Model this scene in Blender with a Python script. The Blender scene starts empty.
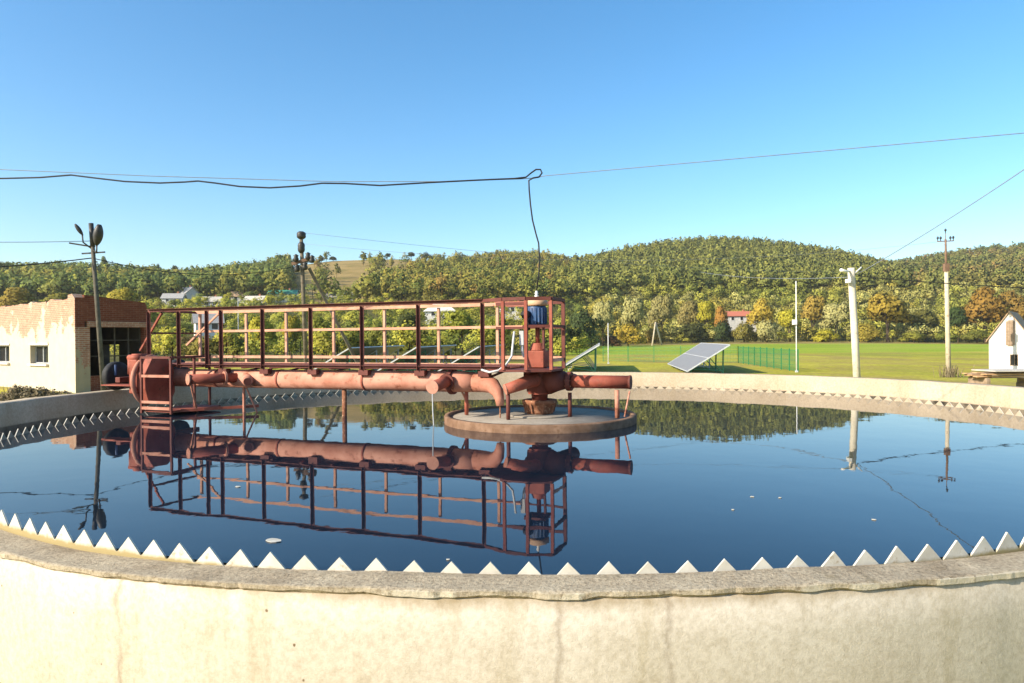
import bpy, bmesh, math, random
import numpy as np
from mathutils import Vector, Matrix, noise as mnoise

rnd = random.Random(7)
nr = np.random.RandomState(11)
scene = bpy.context.scene
COL = scene.collection

# ------------------------------------------------------------------ camera
F, CX, CY = 700.0, 512.0, 341.5
YH, ROLL, CAMZ = 338.0, -0.0085, 1.3
a = -math.atan((CY - YH) / F)
ca, sa = math.cos(a), math.sin(a)
right0, down0, fwd = Vector((1, 0, 0)), Vector((0, sa, -ca)), Vector((0, ca, sa))
c_, s_ = math.cos(ROLL), math.sin(ROLL)
cam_r = c_ * right0 - s_ * down0
cam_d = s_ * right0 + c_ * down0
EYE = Vector((0, 0, CAMZ))


def ray(px, py):
    return cam_r * ((px - CX) / F) + cam_d * ((py - CY) / F) + fwd


def atY(px, py, Y):            # the point of the place seen at (px,py) whose ground distance is Y
    d = ray(px, py)
    return EYE + d * (Y / d.y)


def atZ(px, py, z):
    d = ray(px, py)
    return EYE + d * ((z - CAMZ) / d.z)


cam_data = bpy.data.cameras.new('camera')
cam = bpy.data.objects.new('camera', cam_data)
COL.objects.link(cam)
M = Matrix.Identity(4)
for i, col in enumerate((cam_r, -cam_d, -fwd)):
    for j in range(3):
        M[j][i] = col[j]
M[2][3] = CAMZ
cam.matrix_world = M
cam_data.sensor_width = 36
cam_data.lens = F / 1024 * 36
cam_data.clip_end = 20000
cam_data.clip_start = 0.05
scene.camera = cam

# ------------------------------------------------------------------ light
SUN = Vector((-0.875, -0.485, 0.0)).normalized()
EL = math.radians(29)
SUN = Vector((SUN.x * math.cos(EL), SUN.y * math.cos(EL), math.sin(EL)))
sl = bpy.data.lights.new('sun', 'SUN')
sl.energy = 5.0
sl.angle = math.radians(0.5)
sl.color = (1.0, 0.895, 0.74)
so = bpy.data.objects.new('sun', sl)
COL.objects.link(so)
so.rotation_euler = SUN.to_track_quat('Z', 'Y').to_euler()
w = bpy.data.worlds.new('World')
scene.world = w
w.use_nodes = True
nt = w.node_tree
sky = nt.nodes.new('ShaderNodeTexSky')
sky.sky_type = 'NISHITA'
sky.sun_disc = False
sky.sun_elevation = EL
sky.sun_rotation = math.atan2(SUN.x, SUN.y)
sky.air_density = 1.0
sky.dust_density = 1.1
sky.ozone_density = 2.2
sky.altitude = 200
bg = nt.nodes['Background']
bg.inputs['Strength'].default_value = 0.14
hs_ = nt.nodes.new('ShaderNodeHueSaturation')
hs_.inputs['Saturation'].default_value = 1.3
hs_.inputs['Hue'].default_value = .494
nt.links.new(sky.outputs[0], hs_.inputs['Color'])
nt.links.new(hs_.outputs[0], bg.inputs['Color'])
vs = scene.view_settings
vs.view_transform = 'Standard'
vs.look = 'None'
vs.exposure = 0.85
vs.gamma = 1
vs.use_curve_mapping = False


# ------------------------------------------------------------------ materials
def nmat(name):
    m = bpy.data.materials.new(name)
    m.use_nodes = True
    t = m.node_tree
    return m, t, t.nodes['Principled BSDF']


def N(t, kind, **kw):
    n = t.nodes.new(kind)
    for k, v in kw.items():
        if k in n.inputs:
            n.inputs[k].default_value = v
        else:
            setattr(n, k, v)
    return n


def ramp(t, fac, stops):
    r = t.nodes.new('ShaderNodeValToRGB')
    while len(r.color_ramp.elements) < len(stops):
        r.color_ramp.elements.new(0.5)
    for e, (p, c) in zip(r.color_ramp.elements, stops):
        e.position = p
        e.color = (*c, 1) if len(c) == 3 else c
    t.links.new(fac, r.inputs[0])
    return r.outputs[0]


def mix(t, fac, A, B, mode='MIX'):
    n = t.nodes.new('ShaderNodeMix')
    n.data_type = 'RGBA'
    n.blend_type = mode
    for s, v in ((0, fac), (6, A), (7, B)):
        if isinstance(v, bpy.types.NodeSocket):
            t.links.new(v, n.inputs[s])
        elif s == 0:
            n.inputs[0].default_value = v
        else:
            n.inputs[s].default_value = (*v, 1)
    return n.outputs[2]


def noise(t, scale, detail=4, rough=.55, co=None, dist=0):
    n = N(t, 'ShaderNodeTexNoise', Scale=scale, Detail=detail, Roughness=rough, Distortion=dist)
    if co is not None:
        t.links.new(co, n.inputs['Vector'])
    return n.outputs[0]


def coords(t, scale=(1, 1, 1), kind='Object'):
    tc = t.nodes.new('ShaderNodeTexCoord')
    mp = t.nodes.new('ShaderNodeMapping')
    mp.inputs['Scale'].default_value = scale
    t.links.new(tc.outputs[kind], mp.inputs[0])
    return mp.outputs[0]


def bump(t, b, h, strength, dist=.01):
    n = N(t, 'ShaderNodeBump', Strength=strength, Distance=dist)
    t.links.new(h, n.inputs['Height'])
    t.links.new(n.outputs[0], b.inputs['Normal'])


def simple(name, c1, c2, scale=6, rough=.8, spec=.3, bstr=.25, bd=.01, metal=0, c3=None, s3=25, th=.62):
    m, t, b = nmat(name)
    co = coords(t)
    n1 = noise(t, scale, 6, .6, co)
    colr = ramp(t, n1, [(.35, c1), (.65, c2)])
    if c3:
        n3 = noise(t, s3, 5, .65, co)
        f = ramp(t, n3, [(th - .06, (0, 0, 0)), (th + .06, (1, 1, 1))])
        colr = mix(t, f, colr, c3)
    t.links.new(colr, b.inputs['Base Color'])
    b.inputs['Roughness'].default_value = rough
    b.inputs['Specular IOR Level'].default_value = spec
    b.inputs['Metallic'].default_value = metal
    if bstr:
        bump(t, b, noise(t, scale * 6, 5, .6, co), bstr, bd)
    return m


MAT = {}
MAT['red'] = simple('oxide_red_paint', (.22, .05, .03), (.34, .10, .06), 3.0, .65, .25, .3, .004, c3=(.14, .055, .032), s3=9, th=.62)
MAT['pink'] = simple('pale_pink_paint', (.36, .14, .085), (.53, .26, .18), 2.6, .7, .25, .3, .004, c3=(.22, .075, .04), s3=6, th=.62)  # paler pink tone of the bridge paint
MAT['dark_red'] = simple('shade_darkened_red_paint', (.10, .028, .020), (.16, .048, .034), 5, .65, .25, .2, .003, c3=(.10, .04, .03), s3=20)  # darker red: shade on the near railing and edge beam put into the colour
MAT['rail_far'] = simple('sunlit_red_paint', (.50, .24, .15), (.62, .34, .22), 5, .65, .25, .15, .003, c3=(.35, .14, .08), s3=16, th=.66)  # paler red: sunlight on the far railing put into the colour
MAT['rust'] = simple('rust', (.16, .065, .035), (.28, .125, .07), 8, .9, .15, .4, .006, c3=(.42, .25, .15), s3=22, th=.6)
MAT['rimc'] = simple('rusty_rim', (.14, .08, .048), (.25, .155, .10), 5, .9, .15, .4, .006, c3=(.16, .09, .05), s3=14, th=.6)
MAT['black'] = simple('black_rubber', (.012, .012, .013), (.03, .03, .03), 8, .7, .3, .2)
MAT['blue'] = simple('blue_paint', (.02, .05, .13), (.035, .10, .23), 6, .5, .4, .1, c3=(.06, .06, .08), s3=12)
MAT['tan_cap'] = simple('tan_cap', (.50, .30, .16), (.60, .38, .22), 6, .6, .3, .1)
MAT['grey_metal'] = simple('grey_metal', (.30, .31, .31), (.42, .43, .43), 6, .5, .5, .1)
MAT['white_paint'] = simple('white_paint', (.70, .69, .66), (.82, .81, .78), 3, .6, .3, .1)
MAT['hose'] = simple('grey_hose', (.45, .45, .43), (.55, .55, .53), 8, .5, .4, 0)
MAT['cable'] = simple('black_cable', (.015, .015, .017), (.03, .03, .03), 8, .6, .3, 0)
MAT['wire'] = simple('grey_wire', (.16, .18, .20), (.22, .24, .26), 8, .5, .4, 0)
MAT['wood_pole'] = simple('weathered_wood', (.10, .08, .055), (.20, .17, .12), 5, .85, .15, .5, .01)
MAT['pole_dark'] = simple('old_dark_pole', (.075, .065, .05), (.14, .125, .095), 5, .9, .1, .4, .01)
MAT['pole_conc'] = simple('pole_concrete', (.52, .46, .35), (.66, .60, .48), 3, .85, .2, .3, .01, c3=(.38, .32, .23), s3=7, th=.64)
MAT['pole_tan'] = simple('tan_pole_concrete', (.46, .38, .26), (.58, .50, .36), 3, .85, .2, .3, .01, c3=(.34, .24, .15), s3=5, th=.62)
MAT['pole_rust'] = simple('rusty_pole_top', (.15, .09, .06), (.22, .14, .09), 6, .85, .2, .2)
MAT['lamp_dark'] = simple('dark_lamp_housing', (.022, .02, .018), (.045, .042, .036), 8, .5, .4, .1)
MAT['green_metal'] = simple('green_coated_steel', (.02, .16, .06), (.03, .22, .08), 8, .6, .3, 0)
MAT['green_paint'] = simple('green_frame_paint', (.03, .15, .09), (.06, .22, .14), 8, .6, .3, 0)
MAT['galv'] = simple('galvanised_steel', (.42, .44, .44), (.55, .56, .55), 8, .5, .5, 0)
MAT['glass'] = simple('dark_window_glass', (.012, .014, .016), (.02, .022, .025), 3, .08, .5, 0)
MAT['trunk'] = simple('bark', (.05, .035, .022), (.10, .075, .05), 6, .95, .1, .4)
MAT['roof_grey'] = simple('grey_slate_roof', (.26, .25, .24), (.36, .35, .33), 4, .8, .2, .2)
MAT['roof_red'] = simple('red_roof', (.40, .12, .07), (.50, .18, .11), 4, .8, .2, .2)
MAT['roof_green'] = simple('green_roof', (.04, .20, .13), (.06, .26, .17), 4, .6, .3, .1)
MAT['roof_brown'] = simple('brown_roof', (.33, .21, .12), (.45, .31, .19), 4, .8, .2, .3)
MAT['plaster_white'] = simple('white_plaster', (.56, .53, .47), (.70, .675, .61), 2, .85, .2, .2, c3=(.52, .47, .38), s3=4, th=.66)
MAT['board'] = simple('weathered_board', (.22, .155, .10), (.34, .25, .17), 6, .85, .2, .3)
MAT['plank'] = simple('raw_plank', (.40, .23, .11), (.55, .36, .19), 5, .85, .2, .3)
MAT['sheet'] = simple('fibre_sheet', (.42, .38, .32), (.52, .48, .41), 4, .85, .2, .2)
MAT['dryplant'] = simple('dry_stems', (.14, .11, .06), (.26, .21, .12), 9, .9, .1, 0)
MAT['leafbit'] = simple('floating_leaf', (.35, .33, .27), (.5, .48, .42), 9, .8, .2, 0)
MAT['brick_plain'] = None


def concrete_mat(name, base1, base2, band=None, streak=(.40, .33, .20), joints=False):
    m, t, b = nmat(name)
    co = coords(t)
    n1 = noise(t, .9, 6, .6, co)
    c = ramp(t, n1, [(.3, base1), (.68, base2)])
    # run-off streaks and blotches of algae
    cs = coords(t, (1.6, 1.6, .22))
    n2 = noise(t, 1.7, 6, .65, cs, .3)
    f = ramp(t, n2, [(.52, (0, 0, 0)), (.62, (.35, .35, .35)), (.74, (.7, .7, .7))])
    c = mix(t, f, c, streak)
    n3 = noise(t, 26, 6, .7, co)
    f3 = ramp(t, n3, [(.35, (.80, .78, .74)), (.6, (1, 1, 1))])
    c = mix(t, 1.0, c, f3, 'MULTIPLY')
    # pits
    v = N(t, 'ShaderNodeTexVoronoi', Scale=4.6)
    t.links.new(co, v.inputs['Vector'])
    nd = noise(t, 40, 3, .6, co)
    mth = N(t, 'ShaderNodeMath', operation='MULTIPLY_ADD')
    t.links.new(nd, mth.inputs[0]); mth.inputs[1].default_value = .05
    t.links.new(v.outputs['Distance'], mth.inputs[2])
    fp = ramp(t, mth.outputs[0], [(.055, (1, 1, 1)), (.075, (0, 0, 0))])
    c = mix(t, fp, c, (.16, .11, .06))
    if joints:    # formwork joints and hairline cracks running down the wall
        sj = t.nodes.new('ShaderNodeSeparateXYZ'); t.links.new(co, sj.inputs[0])
        an = N(t, 'ShaderNodeMath', operation='ARCTAN2'); t.links.new(sj.outputs[0], an.inputs[0]); t.links.new(sj.outputs[1], an.inputs[1])
        wn = N(t, 'ShaderNodeMath', operation='MULTIPLY_ADD'); t.links.new(noise(t, 6, 5, .7, co), wn.inputs[0]); wn.inputs[1].default_value = .02; t.links.new(an.outputs[0], wn.inputs[2])
        fr_ = N(t, 'ShaderNodeMath', operation='PINGPONG'); t.links.new(wn.outputs[0], fr_.inputs[0]); fr_.inputs[1].default_value = .1725
        lj = ramp(t, fr_.outputs[0], [(0, (.45, .45, .45)), (.0002, (.35, .35, .35)), (.0004, (0, 0, 0))])
        gate = ramp(t, noise(t, 1.8, 3, .6, co), [(.42, (0, 0, 0)), (.55, (1, 1, 1))])
        c = mix(t, mix(t, 1.0, lj, gate, 'MULTIPLY'), c, (.17, .12, .07))
    if band:      # colour band at a given height with a ragged border, dirt on the inner wall
        z0, z1, bc, am = band
        sp_ = t.nodes.new('ShaderNodeSeparateXYZ'); t.links.new(co, sp_.inputs[0])
        nb = noise(t, 3.2, 6, .7, coords(t, (1, 1, .35)))
        ma = N(t, 'ShaderNodeMath', operation='MULTIPLY_ADD'); t.links.new(nb, ma.inputs[0]); ma.inputs[1].default_value = am; t.links.new(sp_.outputs[2], ma.inputs[2])
        mr = N(t, 'ShaderNodeMapRange'); t.links.new(ma.outputs[0], mr.inputs[0]); mr.inputs[1].default_value = z0 + am * .5; mr.inputs[2].default_value = z1 + am * .5
        nb2 = ramp(t, noise(t, 1.3, 5, .65, co), [(.35, (.25, .25, .25)), (.65, (1, 1, 1))])
        mu = N(t, 'ShaderNodeMath', operation='MULTIPLY'); t.links.new(mr.outputs[0], mu.inputs[0]); t.links.new(nb2, mu.inputs[1])
        c = mix(t, mu.outputs[0], c, bc)
    t.links.new(c, b.inputs['Base Color'])
    b.inputs['Roughness'].default_value = .9
    b.inputs['Specular IOR Level'].default_value = .2
    bump(t, b, noise(t, 60, 10, .75, co), .45, .008)
    return m


MAT['wall_conc'] = concrete_mat('rendered_concrete', (.50, .435, .335), (.62, .555, .455), (.81, .885, (.24, .175, .09), .17), streak=(.40, .335, .215), joints=True)
MAT['outer_conc'] = concrete_mat('outer_wall_concrete', (.37, .295, .20), (.51, .42, .30), (.905, .885, (.03, .026, .018), .02), streak=(.36, .28, .17))  # near-black band on the wall below water level
MAT['deck_conc'] = concrete_mat('platform_concrete', (.20, .175, .145), (.30, .265, .22), streak=(.15, .125, .095))


def coping_mat():
    m, t, b = nmat('worn_coping_concrete')
    co = coords(t)
    c = ramp(t, noise(t, 2.2, 8, .65, co), [(.3, (.23, .18, .115)), (.45, (.37, .305, .21)), (.58, (.43, .36, .25)), (.75, (.56, .48, .345))])
    c2 = ramp(t, noise(t, 42, 8, .8, co), [(.36, (.45, .42, .38)), (.5, (.95, .95, .95)), (.64, (1.2, 1.2, 1.2))])
    c = mix(t, 1.0, c, c2, 'MULTIPLY')
    f = ramp(t, noise(t, 1.1, 4, .6, co, .4), [(.60, (0, 0, 0)), (.66, (1, 1, 1))])
    c = mix(t, f, c, (.55, .49, .37))
    f2 = ramp(t, noise(t, 4.5, 5, .6, co), [(.62, (0, 0, 0)), (.72, (.8, .8, .8))])
    c = mix(t, f2, c, (.18, .145, .08))
    # the outer arris is whitewashed and chipped
    ea = N(t, 'ShaderNodeAttribute', attribute_name='edge')
    es = N(t, 'ShaderNodeMath', operation='MULTIPLY_ADD'); t.links.new(noise(t, 5, 6, .7, co), es.inputs[0]); es.inputs[1].default_value = 1.1; t.links.new(ea.outputs['Fac'], es.inputs[2])
    c = mix(t, ramp(t, es.outputs[0], [(.0, (0, 0, 0)), (.5, (0, 0, 0)), (.95, (0, 0, 0)), (1.0, (.85, .85, .85))]), c, (.52, .46, .34))
    t.links.new(c, b.inputs['Base Color'])
    b.inputs['Roughness'].default_value = .95
    b.inputs['Specular IOR Level'].default_value = .15
    bump(t, b, noise(t, 45, 8, .75, co), .8, .015)
    return m


MAT['coping'] = coping_mat()
MAT['mortar'] = simple('mortar_edge', (.50, .44, .33), (.66, .60, .47), 5, .9, .2, .5, .01, c3=(.30, .23, .14), s3=14, th=.60)
def weir_mat():
    m, t, b = nmat('weir_plate_paint')
    co = coords(t)
    c = ramp(t, noise(t, 4, 6, .65, co), [(.3, (.46, .42, .33)), (.6, (.60, .565, .475))])
    c = mix(t, ramp(t, noise(t, 14, 6, .7, co), [(.58, (0, 0, 0)), (.68, (.7, .7, .7))]), c, (.30, .22, .12))
    sp_ = t.nodes.new('ShaderNodeSeparateXYZ'); t.links.new(co, sp_.inputs[0])
    ma = N(t, 'ShaderNodeMath', operation='MULTIPLY_ADD'); t.links.new(noise(t, 9, 5, .7, co), ma.inputs[0]); ma.inputs[1].default_value = .06; t.links.new(sp_.outputs[2], ma.inputs[2])
    mr = N(t, 'ShaderNodeMapRange'); t.links.new(ma.outputs[0], mr.inputs[0]); mr.inputs[1].default_value = .935; mr.inputs[2].default_value = .91
    c = mix(t, mr.outputs[0], c, (.33, .26, .12))
    t.links.new(c, b.inputs['Base Color']); b.inputs['Roughness'].default_value = .7; b.inputs['Specular IOR Level'].default_value = .2
    bump(t, b, noise(t, 30, 6, .7, co), .2, .003)
    return m


MAT['weir'] = weir_mat()
MAT['weir_in'] = simple('stained_weir_plate', (.35, .285, .195), (.46, .385, .275), 3, .7, .2, .2, .003, c3=(.25, .2, .13), s3=9, th=.6)


def water_mat():
    m, t, b = nmat('tank_water')
    b.inputs['Base Color'].default_value = (.006, .012, .022, 1)
    b.inputs['Roughness'].default_value = .012
    b.inputs['IOR'].default_value = 1.333
    b.inputs['Specular IOR Level'].default_value = .5
    co = coords(t)
    n1 = noise(t, 1.1, 2, .5, co)
    n2 = noise(t, 6, 2, .5, co)
    ad = N(t, 'ShaderNodeMath', operation='MULTIPLY_ADD')
    t.links.new(n2, ad.inputs[0]); ad.inputs[1].default_value = .12
    t.links.new(n1, ad.inputs[2])
    bump(t, b, ad.outputs[0], .034, .05)
    return m


MAT['water'] = water_mat()


def brick_mat(name, plaster, thr_lo, thr_hi, zlo, zhi, tone=(1, 1, 1), wash=.0):
    """plaster that has fallen off the bricks towards the top of the wall"""
    m, t, b = nmat(name)
    tc = t.nodes.new('ShaderNodeTexCoord')
    sep = t.nodes.new('ShaderNodeSeparateXYZ'); t.links.new(tc.outputs['Object'], sep.inputs[0])
    ad = N(t, 'ShaderNodeMath', operation='ADD'); t.links.new(sep.outputs[0], ad.inputs[0]); t.links.new(sep.outputs[1], ad.inputs[1])
    cb = t.nodes.new('ShaderNodeCombineXYZ'); t.links.new(ad.outputs[0], cb.inputs[0]); t.links.new(sep.outputs[2], cb.inputs[1])
    br = N(t, 'ShaderNodeTexBrick', Scale=1.0)
    br.inputs['Brick Width'].default_value = .26; br.inputs['Row Height'].default_value = .085; br.inputs['Mortar Size'].default_value = .009
    br.inputs['Color1'].default_value = (.33, .13, .075, 1); br.inputs['Color2'].default_value = (.46, .22, .13, 1); br.inputs['Mortar'].default_value = (.50, .42, .32, 1)
    t.links.new(cb.outputs[0], br.inputs['Vector'])
    n0 = noise(t, 3, 5, .6, tc.outputs['Object'])
    bc = mix(t, ramp(t, n0, [(.4, (0, 0, 0)), (.7, (.6, .6, .6))]), br.outputs[0], (.22, .10, .06))
    bc = mix(t, 1.0, bc, tone, 'MULTIPLY')
    bc = mix(t, wash, bc, plaster)
    n1 = noise(t, .8, 8, .68, tc.outputs['Object'])
    mr = N(t, 'ShaderNodeMapRange'); t.links.new(sep.outputs[2], mr.inputs[0])
    mr.inputs[1].default_value = zlo; mr.inputs[2].default_value = zhi; mr.inputs[3].default_value = thr_lo; mr.inputs[4].default_value = thr_hi
    sm = N(t, 'ShaderNodeMath', operation='ADD'); t.links.new(n1, sm.inputs[0]); t.links.new(mr.outputs[0], sm.inputs[1])
    f = ramp(t, sm.outputs[0], [(.49, (0, 0, 0)), (.52, (1, 1, 1))])
    p = ramp(t, noise(t, 2.5, 6, .6, tc.outputs['Object']), [(.3, tuple(x * .85 for x in plaster)), (.7, plaster)])
    c = mix(t, f, p, bc)
    t.links.new(c, b.inputs['Base Color'])
    b.inputs['Roughness'].default_value = .9
    b.inputs['Specular IOR Level'].default_value = .15
    bump(t, b, mix(t, .5, br.outputs[0], f), .5, .02)
    return m


MAT['front_wall'] = brick_mat('crumbling_plaster_over_brick', (.60, .52, .385), -.34, .10, .9, 3.3, wash=.18)
MAT['top_brick'] = brick_mat('weathered_top_bricks', (.55, .46, .33), .10, .10, 0, 1, wash=.2)
MAT['side_brick'] = brick_mat('bare_brick', (.42, .36, .27), .4, .4, 0, 1, (.46, .28, .24))
MAT['side_conc'] = brick_mat('grey_pillar_render', (.40, .31, .20), -.12, .1, .6, 2.0)
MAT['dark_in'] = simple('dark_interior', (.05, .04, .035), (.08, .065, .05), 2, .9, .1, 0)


def panel_mat():
    m, t, b = nmat('solar_panel_cells')
    tc = t.nodes.new('ShaderNodeTexCoord')
    br = N(t, 'ShaderNodeTexBrick', Scale=1.0)
    br.offset = 0
    br.inputs['Brick Width'].default_value = .165; br.inputs['Row Height'].default_value = .165; br.inputs['Mortar Size'].default_value = .006
    br.inputs['Color1'].default_value = (.035, .04, .06, 1); br.inputs['Color2'].default_value = (.045, .05, .07, 1); br.inputs['Mortar'].default_value = (.25, .26, .28, 1)
    t.links.new(tc.outputs['Object'], br.inputs['Vector'])
    n = noise(t, 1.5, 4, .6, tc.outputs['Object'])
    c = mix(t, ramp(t, n, [(.3, (.75, .75, .75)), (.7, (.9, .9, .9))]), br.outputs[0], (.25, .215, .175))
    t.links.new(c, b.inputs['Base Color'])
    b.inputs['Roughness'].default_value = .35
    return m


MAT['panel'] = panel_mat()


def leaf_mat(name, src):
    m, t, b = nmat(name)
    if src == 'object':
        oi = t.nodes.new('ShaderNodeObjectInfo'); colr = oi.outputs['Color']
    else:
        at = N(t, 'ShaderNodeAttribute', attribute_name='tint'); colr = at.outputs['Color']
    gi = t.nodes.new('ShaderNodeNewGeometry')
    r = ramp(t, gi.outputs['Random Per Island'], [(0, (.85, .88, .85)), (.5, (1, 1, 1)), (1, (1.18, 1.15, 1.05))])
    c = mix(t, 1.0, colr, r, 'MULTIPLY')
    t.links.new(c, b.inputs['Base Color'])
    b.inputs['Roughness'].default_value = .7
    b.inputs['Specular IOR Level'].default_value = .15
    # leaf clumps are lit by the way they face out of the crown
    na = N(t, 'ShaderNodeAttribute', attribute_name='outward')
    vt = N(t, 'ShaderNodeVectorTransform', vector_type='NORMAL', convert_from='OBJECT', convert_to='WORLD')
    t.links.new(na.outputs['Vector'], vt.inputs[0])
    t.links.new(vt.outputs[0], b.inputs['Normal'])
    tr = t.nodes.new('ShaderNodeBsdfTranslucent')
    t.links.new(c, tr.inputs['Color'])
    ms = N(t, 'ShaderNodeMixShader'); ms.inputs[0].default_value = .33
    t.links.new(b.outputs[0], ms.inputs[1]); t.links.new(tr.outputs[0], ms.inputs[2])
    t.links.new(ms.outputs[0], t.nodes['Material Output'].inputs['Surface'])
    return m


MAT['leaf'] = leaf_mat('tree_leaves', 'object')
MAT['forest'] = leaf_mat('forest_leaves', 'tint')


# ------------------------------------------------------------------ mesh helpers
class MB:
    def __init__(s): s.v = []; s.f = []

    def add(s, vs, fs):
        o = len(s.v); s.v += [tuple(p) for p in vs]; s.f += [tuple(i + o for i in f) for f in fs]; return s

    def box(s, c, size, rz=0):
        x, y, z = (k / 2 for k in size); cr, sr = math.cos(rz), math.sin(rz)
        vs = [(c[0] + cr * i * x - sr * j * y, c[1] + sr * i * x + cr * j * y, c[2] + k * z) for i in (-1, 1) for j in (-1, 1) for k in (-1, 1)]
        return s.add(vs, [(0, 1, 3, 2), (4, 6, 7, 5), (0, 4, 5, 1), (2, 3, 7, 6), (0, 2, 6, 4), (1, 5, 7, 3)])

    def hexa(s, p):       # 8 corners: bottom ring 4, top ring 4
        return s.add(p, [(3, 2, 1, 0), (4, 5, 6, 7), (0, 1, 5, 4), (1, 2, 6, 5), (2, 3, 7, 6), (3, 0, 4, 7)])

    def slab(s, p0, p1, A, B):   # bar from p0 to p1 with section vectors A and B
        p0, p1, A, B = map(Vector, (p0, p1, A, B))
        return s.hexa([p0, p0 + A, p0 + A + B, p0 + B, p1, p1 + A, p1 + A + B, p1 + B])

    def bar(s, p0, p1, w, h=None, up=(0, 0, 1)):
        p0, p1 = Vector(p0), Vector(p1); h = h or w
        d = (p1 - p0).normalized(); up = Vector(up)
        if abs(d.dot(up)) > .98: up = Vector((1, 0, 0))
        A = d.cross(up).normalized(); B = A.cross(d)
        return s.slab(p0 - A * w / 2 - B * h / 2, p1 - A * w / 2 - B * h / 2, A * w, B * h)

    def angle(s, p0, p1, A, B, w=.05, t=.006):   # L section, corner on the line p0-p1
        A, B = Vector(A).normalized(), Vector(B).normalized()
        s.slab(p0, p1, A * w, B * t)
        q0, q1 = Vector(p0) + B * (t + .0005), Vector(p1) + B * (t + .0005)
        return s.slab(q0, q1, A * t, B * (w - t))

    def tube(s, pts, r, n=12, caps=True):
        pts = [Vector(p) for p in pts]; k = len(pts)
        rs = r if isinstance(r, (list, tuple)) else [r] * k
        tans = [((pts[min(i + 1, k - 1)] - pts[max(i - 1, 0)])).normalized() for i in range(k)]
        ref = Vector((0, 0, 1)) if abs(tans[0].z) < .9 else Vector((1, 0, 0))
        A = tans[0].cross(ref).normalized(); vs = []
        for i in range(k):
            A = (A - tans[i] * A.dot(tans[i])).normalized(); B = tans[i].cross(A)
            for j in range(n):
                th = 2 * math.pi * j / n
                vs.append(pts[i] + (A * math.cos(th) + B * math.sin(th)) * rs[i])
        fs = [(i * n + j, i * n + (j + 1) % n, (i + 1) * n + (j + 1) % n, (i + 1) * n + j) for i in range(k - 1) for j in range(n)]
        if caps: fs += [tuple(range(n - 1, -1, -1)), tuple(range((k - 1) * n, k * n))]
        return s.add(vs, fs)

    def lathe(s, prof, c=(0, 0, 0), n=32):
        vs = []
        for r, z in prof:
            for j in range(n):
                th = 2 * math.pi * j / n; vs.append((c[0] + r * math.cos(th), c[1] + r * math.sin(th), c[2] + z))
        k = len(prof)
        fs = [(i * n + j, i * n + (j + 1) % n, (i + 1) * n + (j + 1) % n, (i + 1) * n + j) for i in range(k - 1) for j in range(n)]
        if prof[0][0] > 1e-6: fs.append(tuple(range(n - 1, -1, -1)))
        if prof[-1][0] > 1e-6: fs.append(tuple(range((k - 1) * n, k * n)))
        return s.add(vs, fs)

    def prism(s, poly, off):       # closed polygon swept by off
        k = len(poly); poly = [Vector(p) for p in poly]; off = Vector(off)
        return s.add(poly + [p + off for p in poly], [tuple(range(k - 1, -1, -1)), tuple(range(k, 2 * k))] + [(i, (i + 1) % k, k + (i + 1) % k, k + i) for i in range(k)])

    def build(s, name, mat, parent=None, off=None, smooth=False, bevel=0):
        me = bpy.data.meshes.new(name)
        o3 = Vector(off) if off is not None else Vector((0, 0, 0))
        me.from_pydata([tuple(Vector(p) - o3) for p in s.v], [], s.f)
        bm = bmesh.new(); bm.from_mesh(me); bmesh.ops.recalc_face_normals(bm, faces=bm.faces); bm.to_mesh(me); bm.free()
        me.materials.append(mat if not isinstance(mat, str) else MAT[mat])
        if smooth:
            me.polygons.foreach_set('use_smooth', [True] * len(me.polygons))
        ob = bpy.data.objects.new(name, me); COL.objects.link(ob)
        if smooth:
            try:
                with bpy.context.temp_override(object=ob, active_object=ob, selected_editable_objects=[ob], selected_objects=[ob]):
                    bpy.ops.object.shade_auto_smooth(angle=math.radians(40))
            except Exception:
                me.set_sharp_from_angle(angle=math.radians(40))
        if bevel:
            md = ob.modifiers.new('bevel', 'BEVEL'); md.width = bevel; md.segments = 2; md.limit_method = 'ANGLE'
        if parent is not None: ob.parent = parent
        elif off is not None: ob.location = o3
        return ob


def tag(o, label=None, cat=None, group=None, kind=None):
    for k, v in (('label', label), ('category', cat), ('group', group), ('kind', kind)):
        if v: o[k] = v
    return o


def empty(name, loc, label=None, cat=None, group=None, rz=0):
    o = bpy.data.objects.new(name, None); COL.objects.link(o)
    o.empty_display_size = .2
    o.location = loc; o.rotation_euler = (0, 0, rz)
    return tag(o, label, cat, group)


# ------------------------------------------------------------------ terrain
GZ = -0.9
HAZE = .0002
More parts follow.
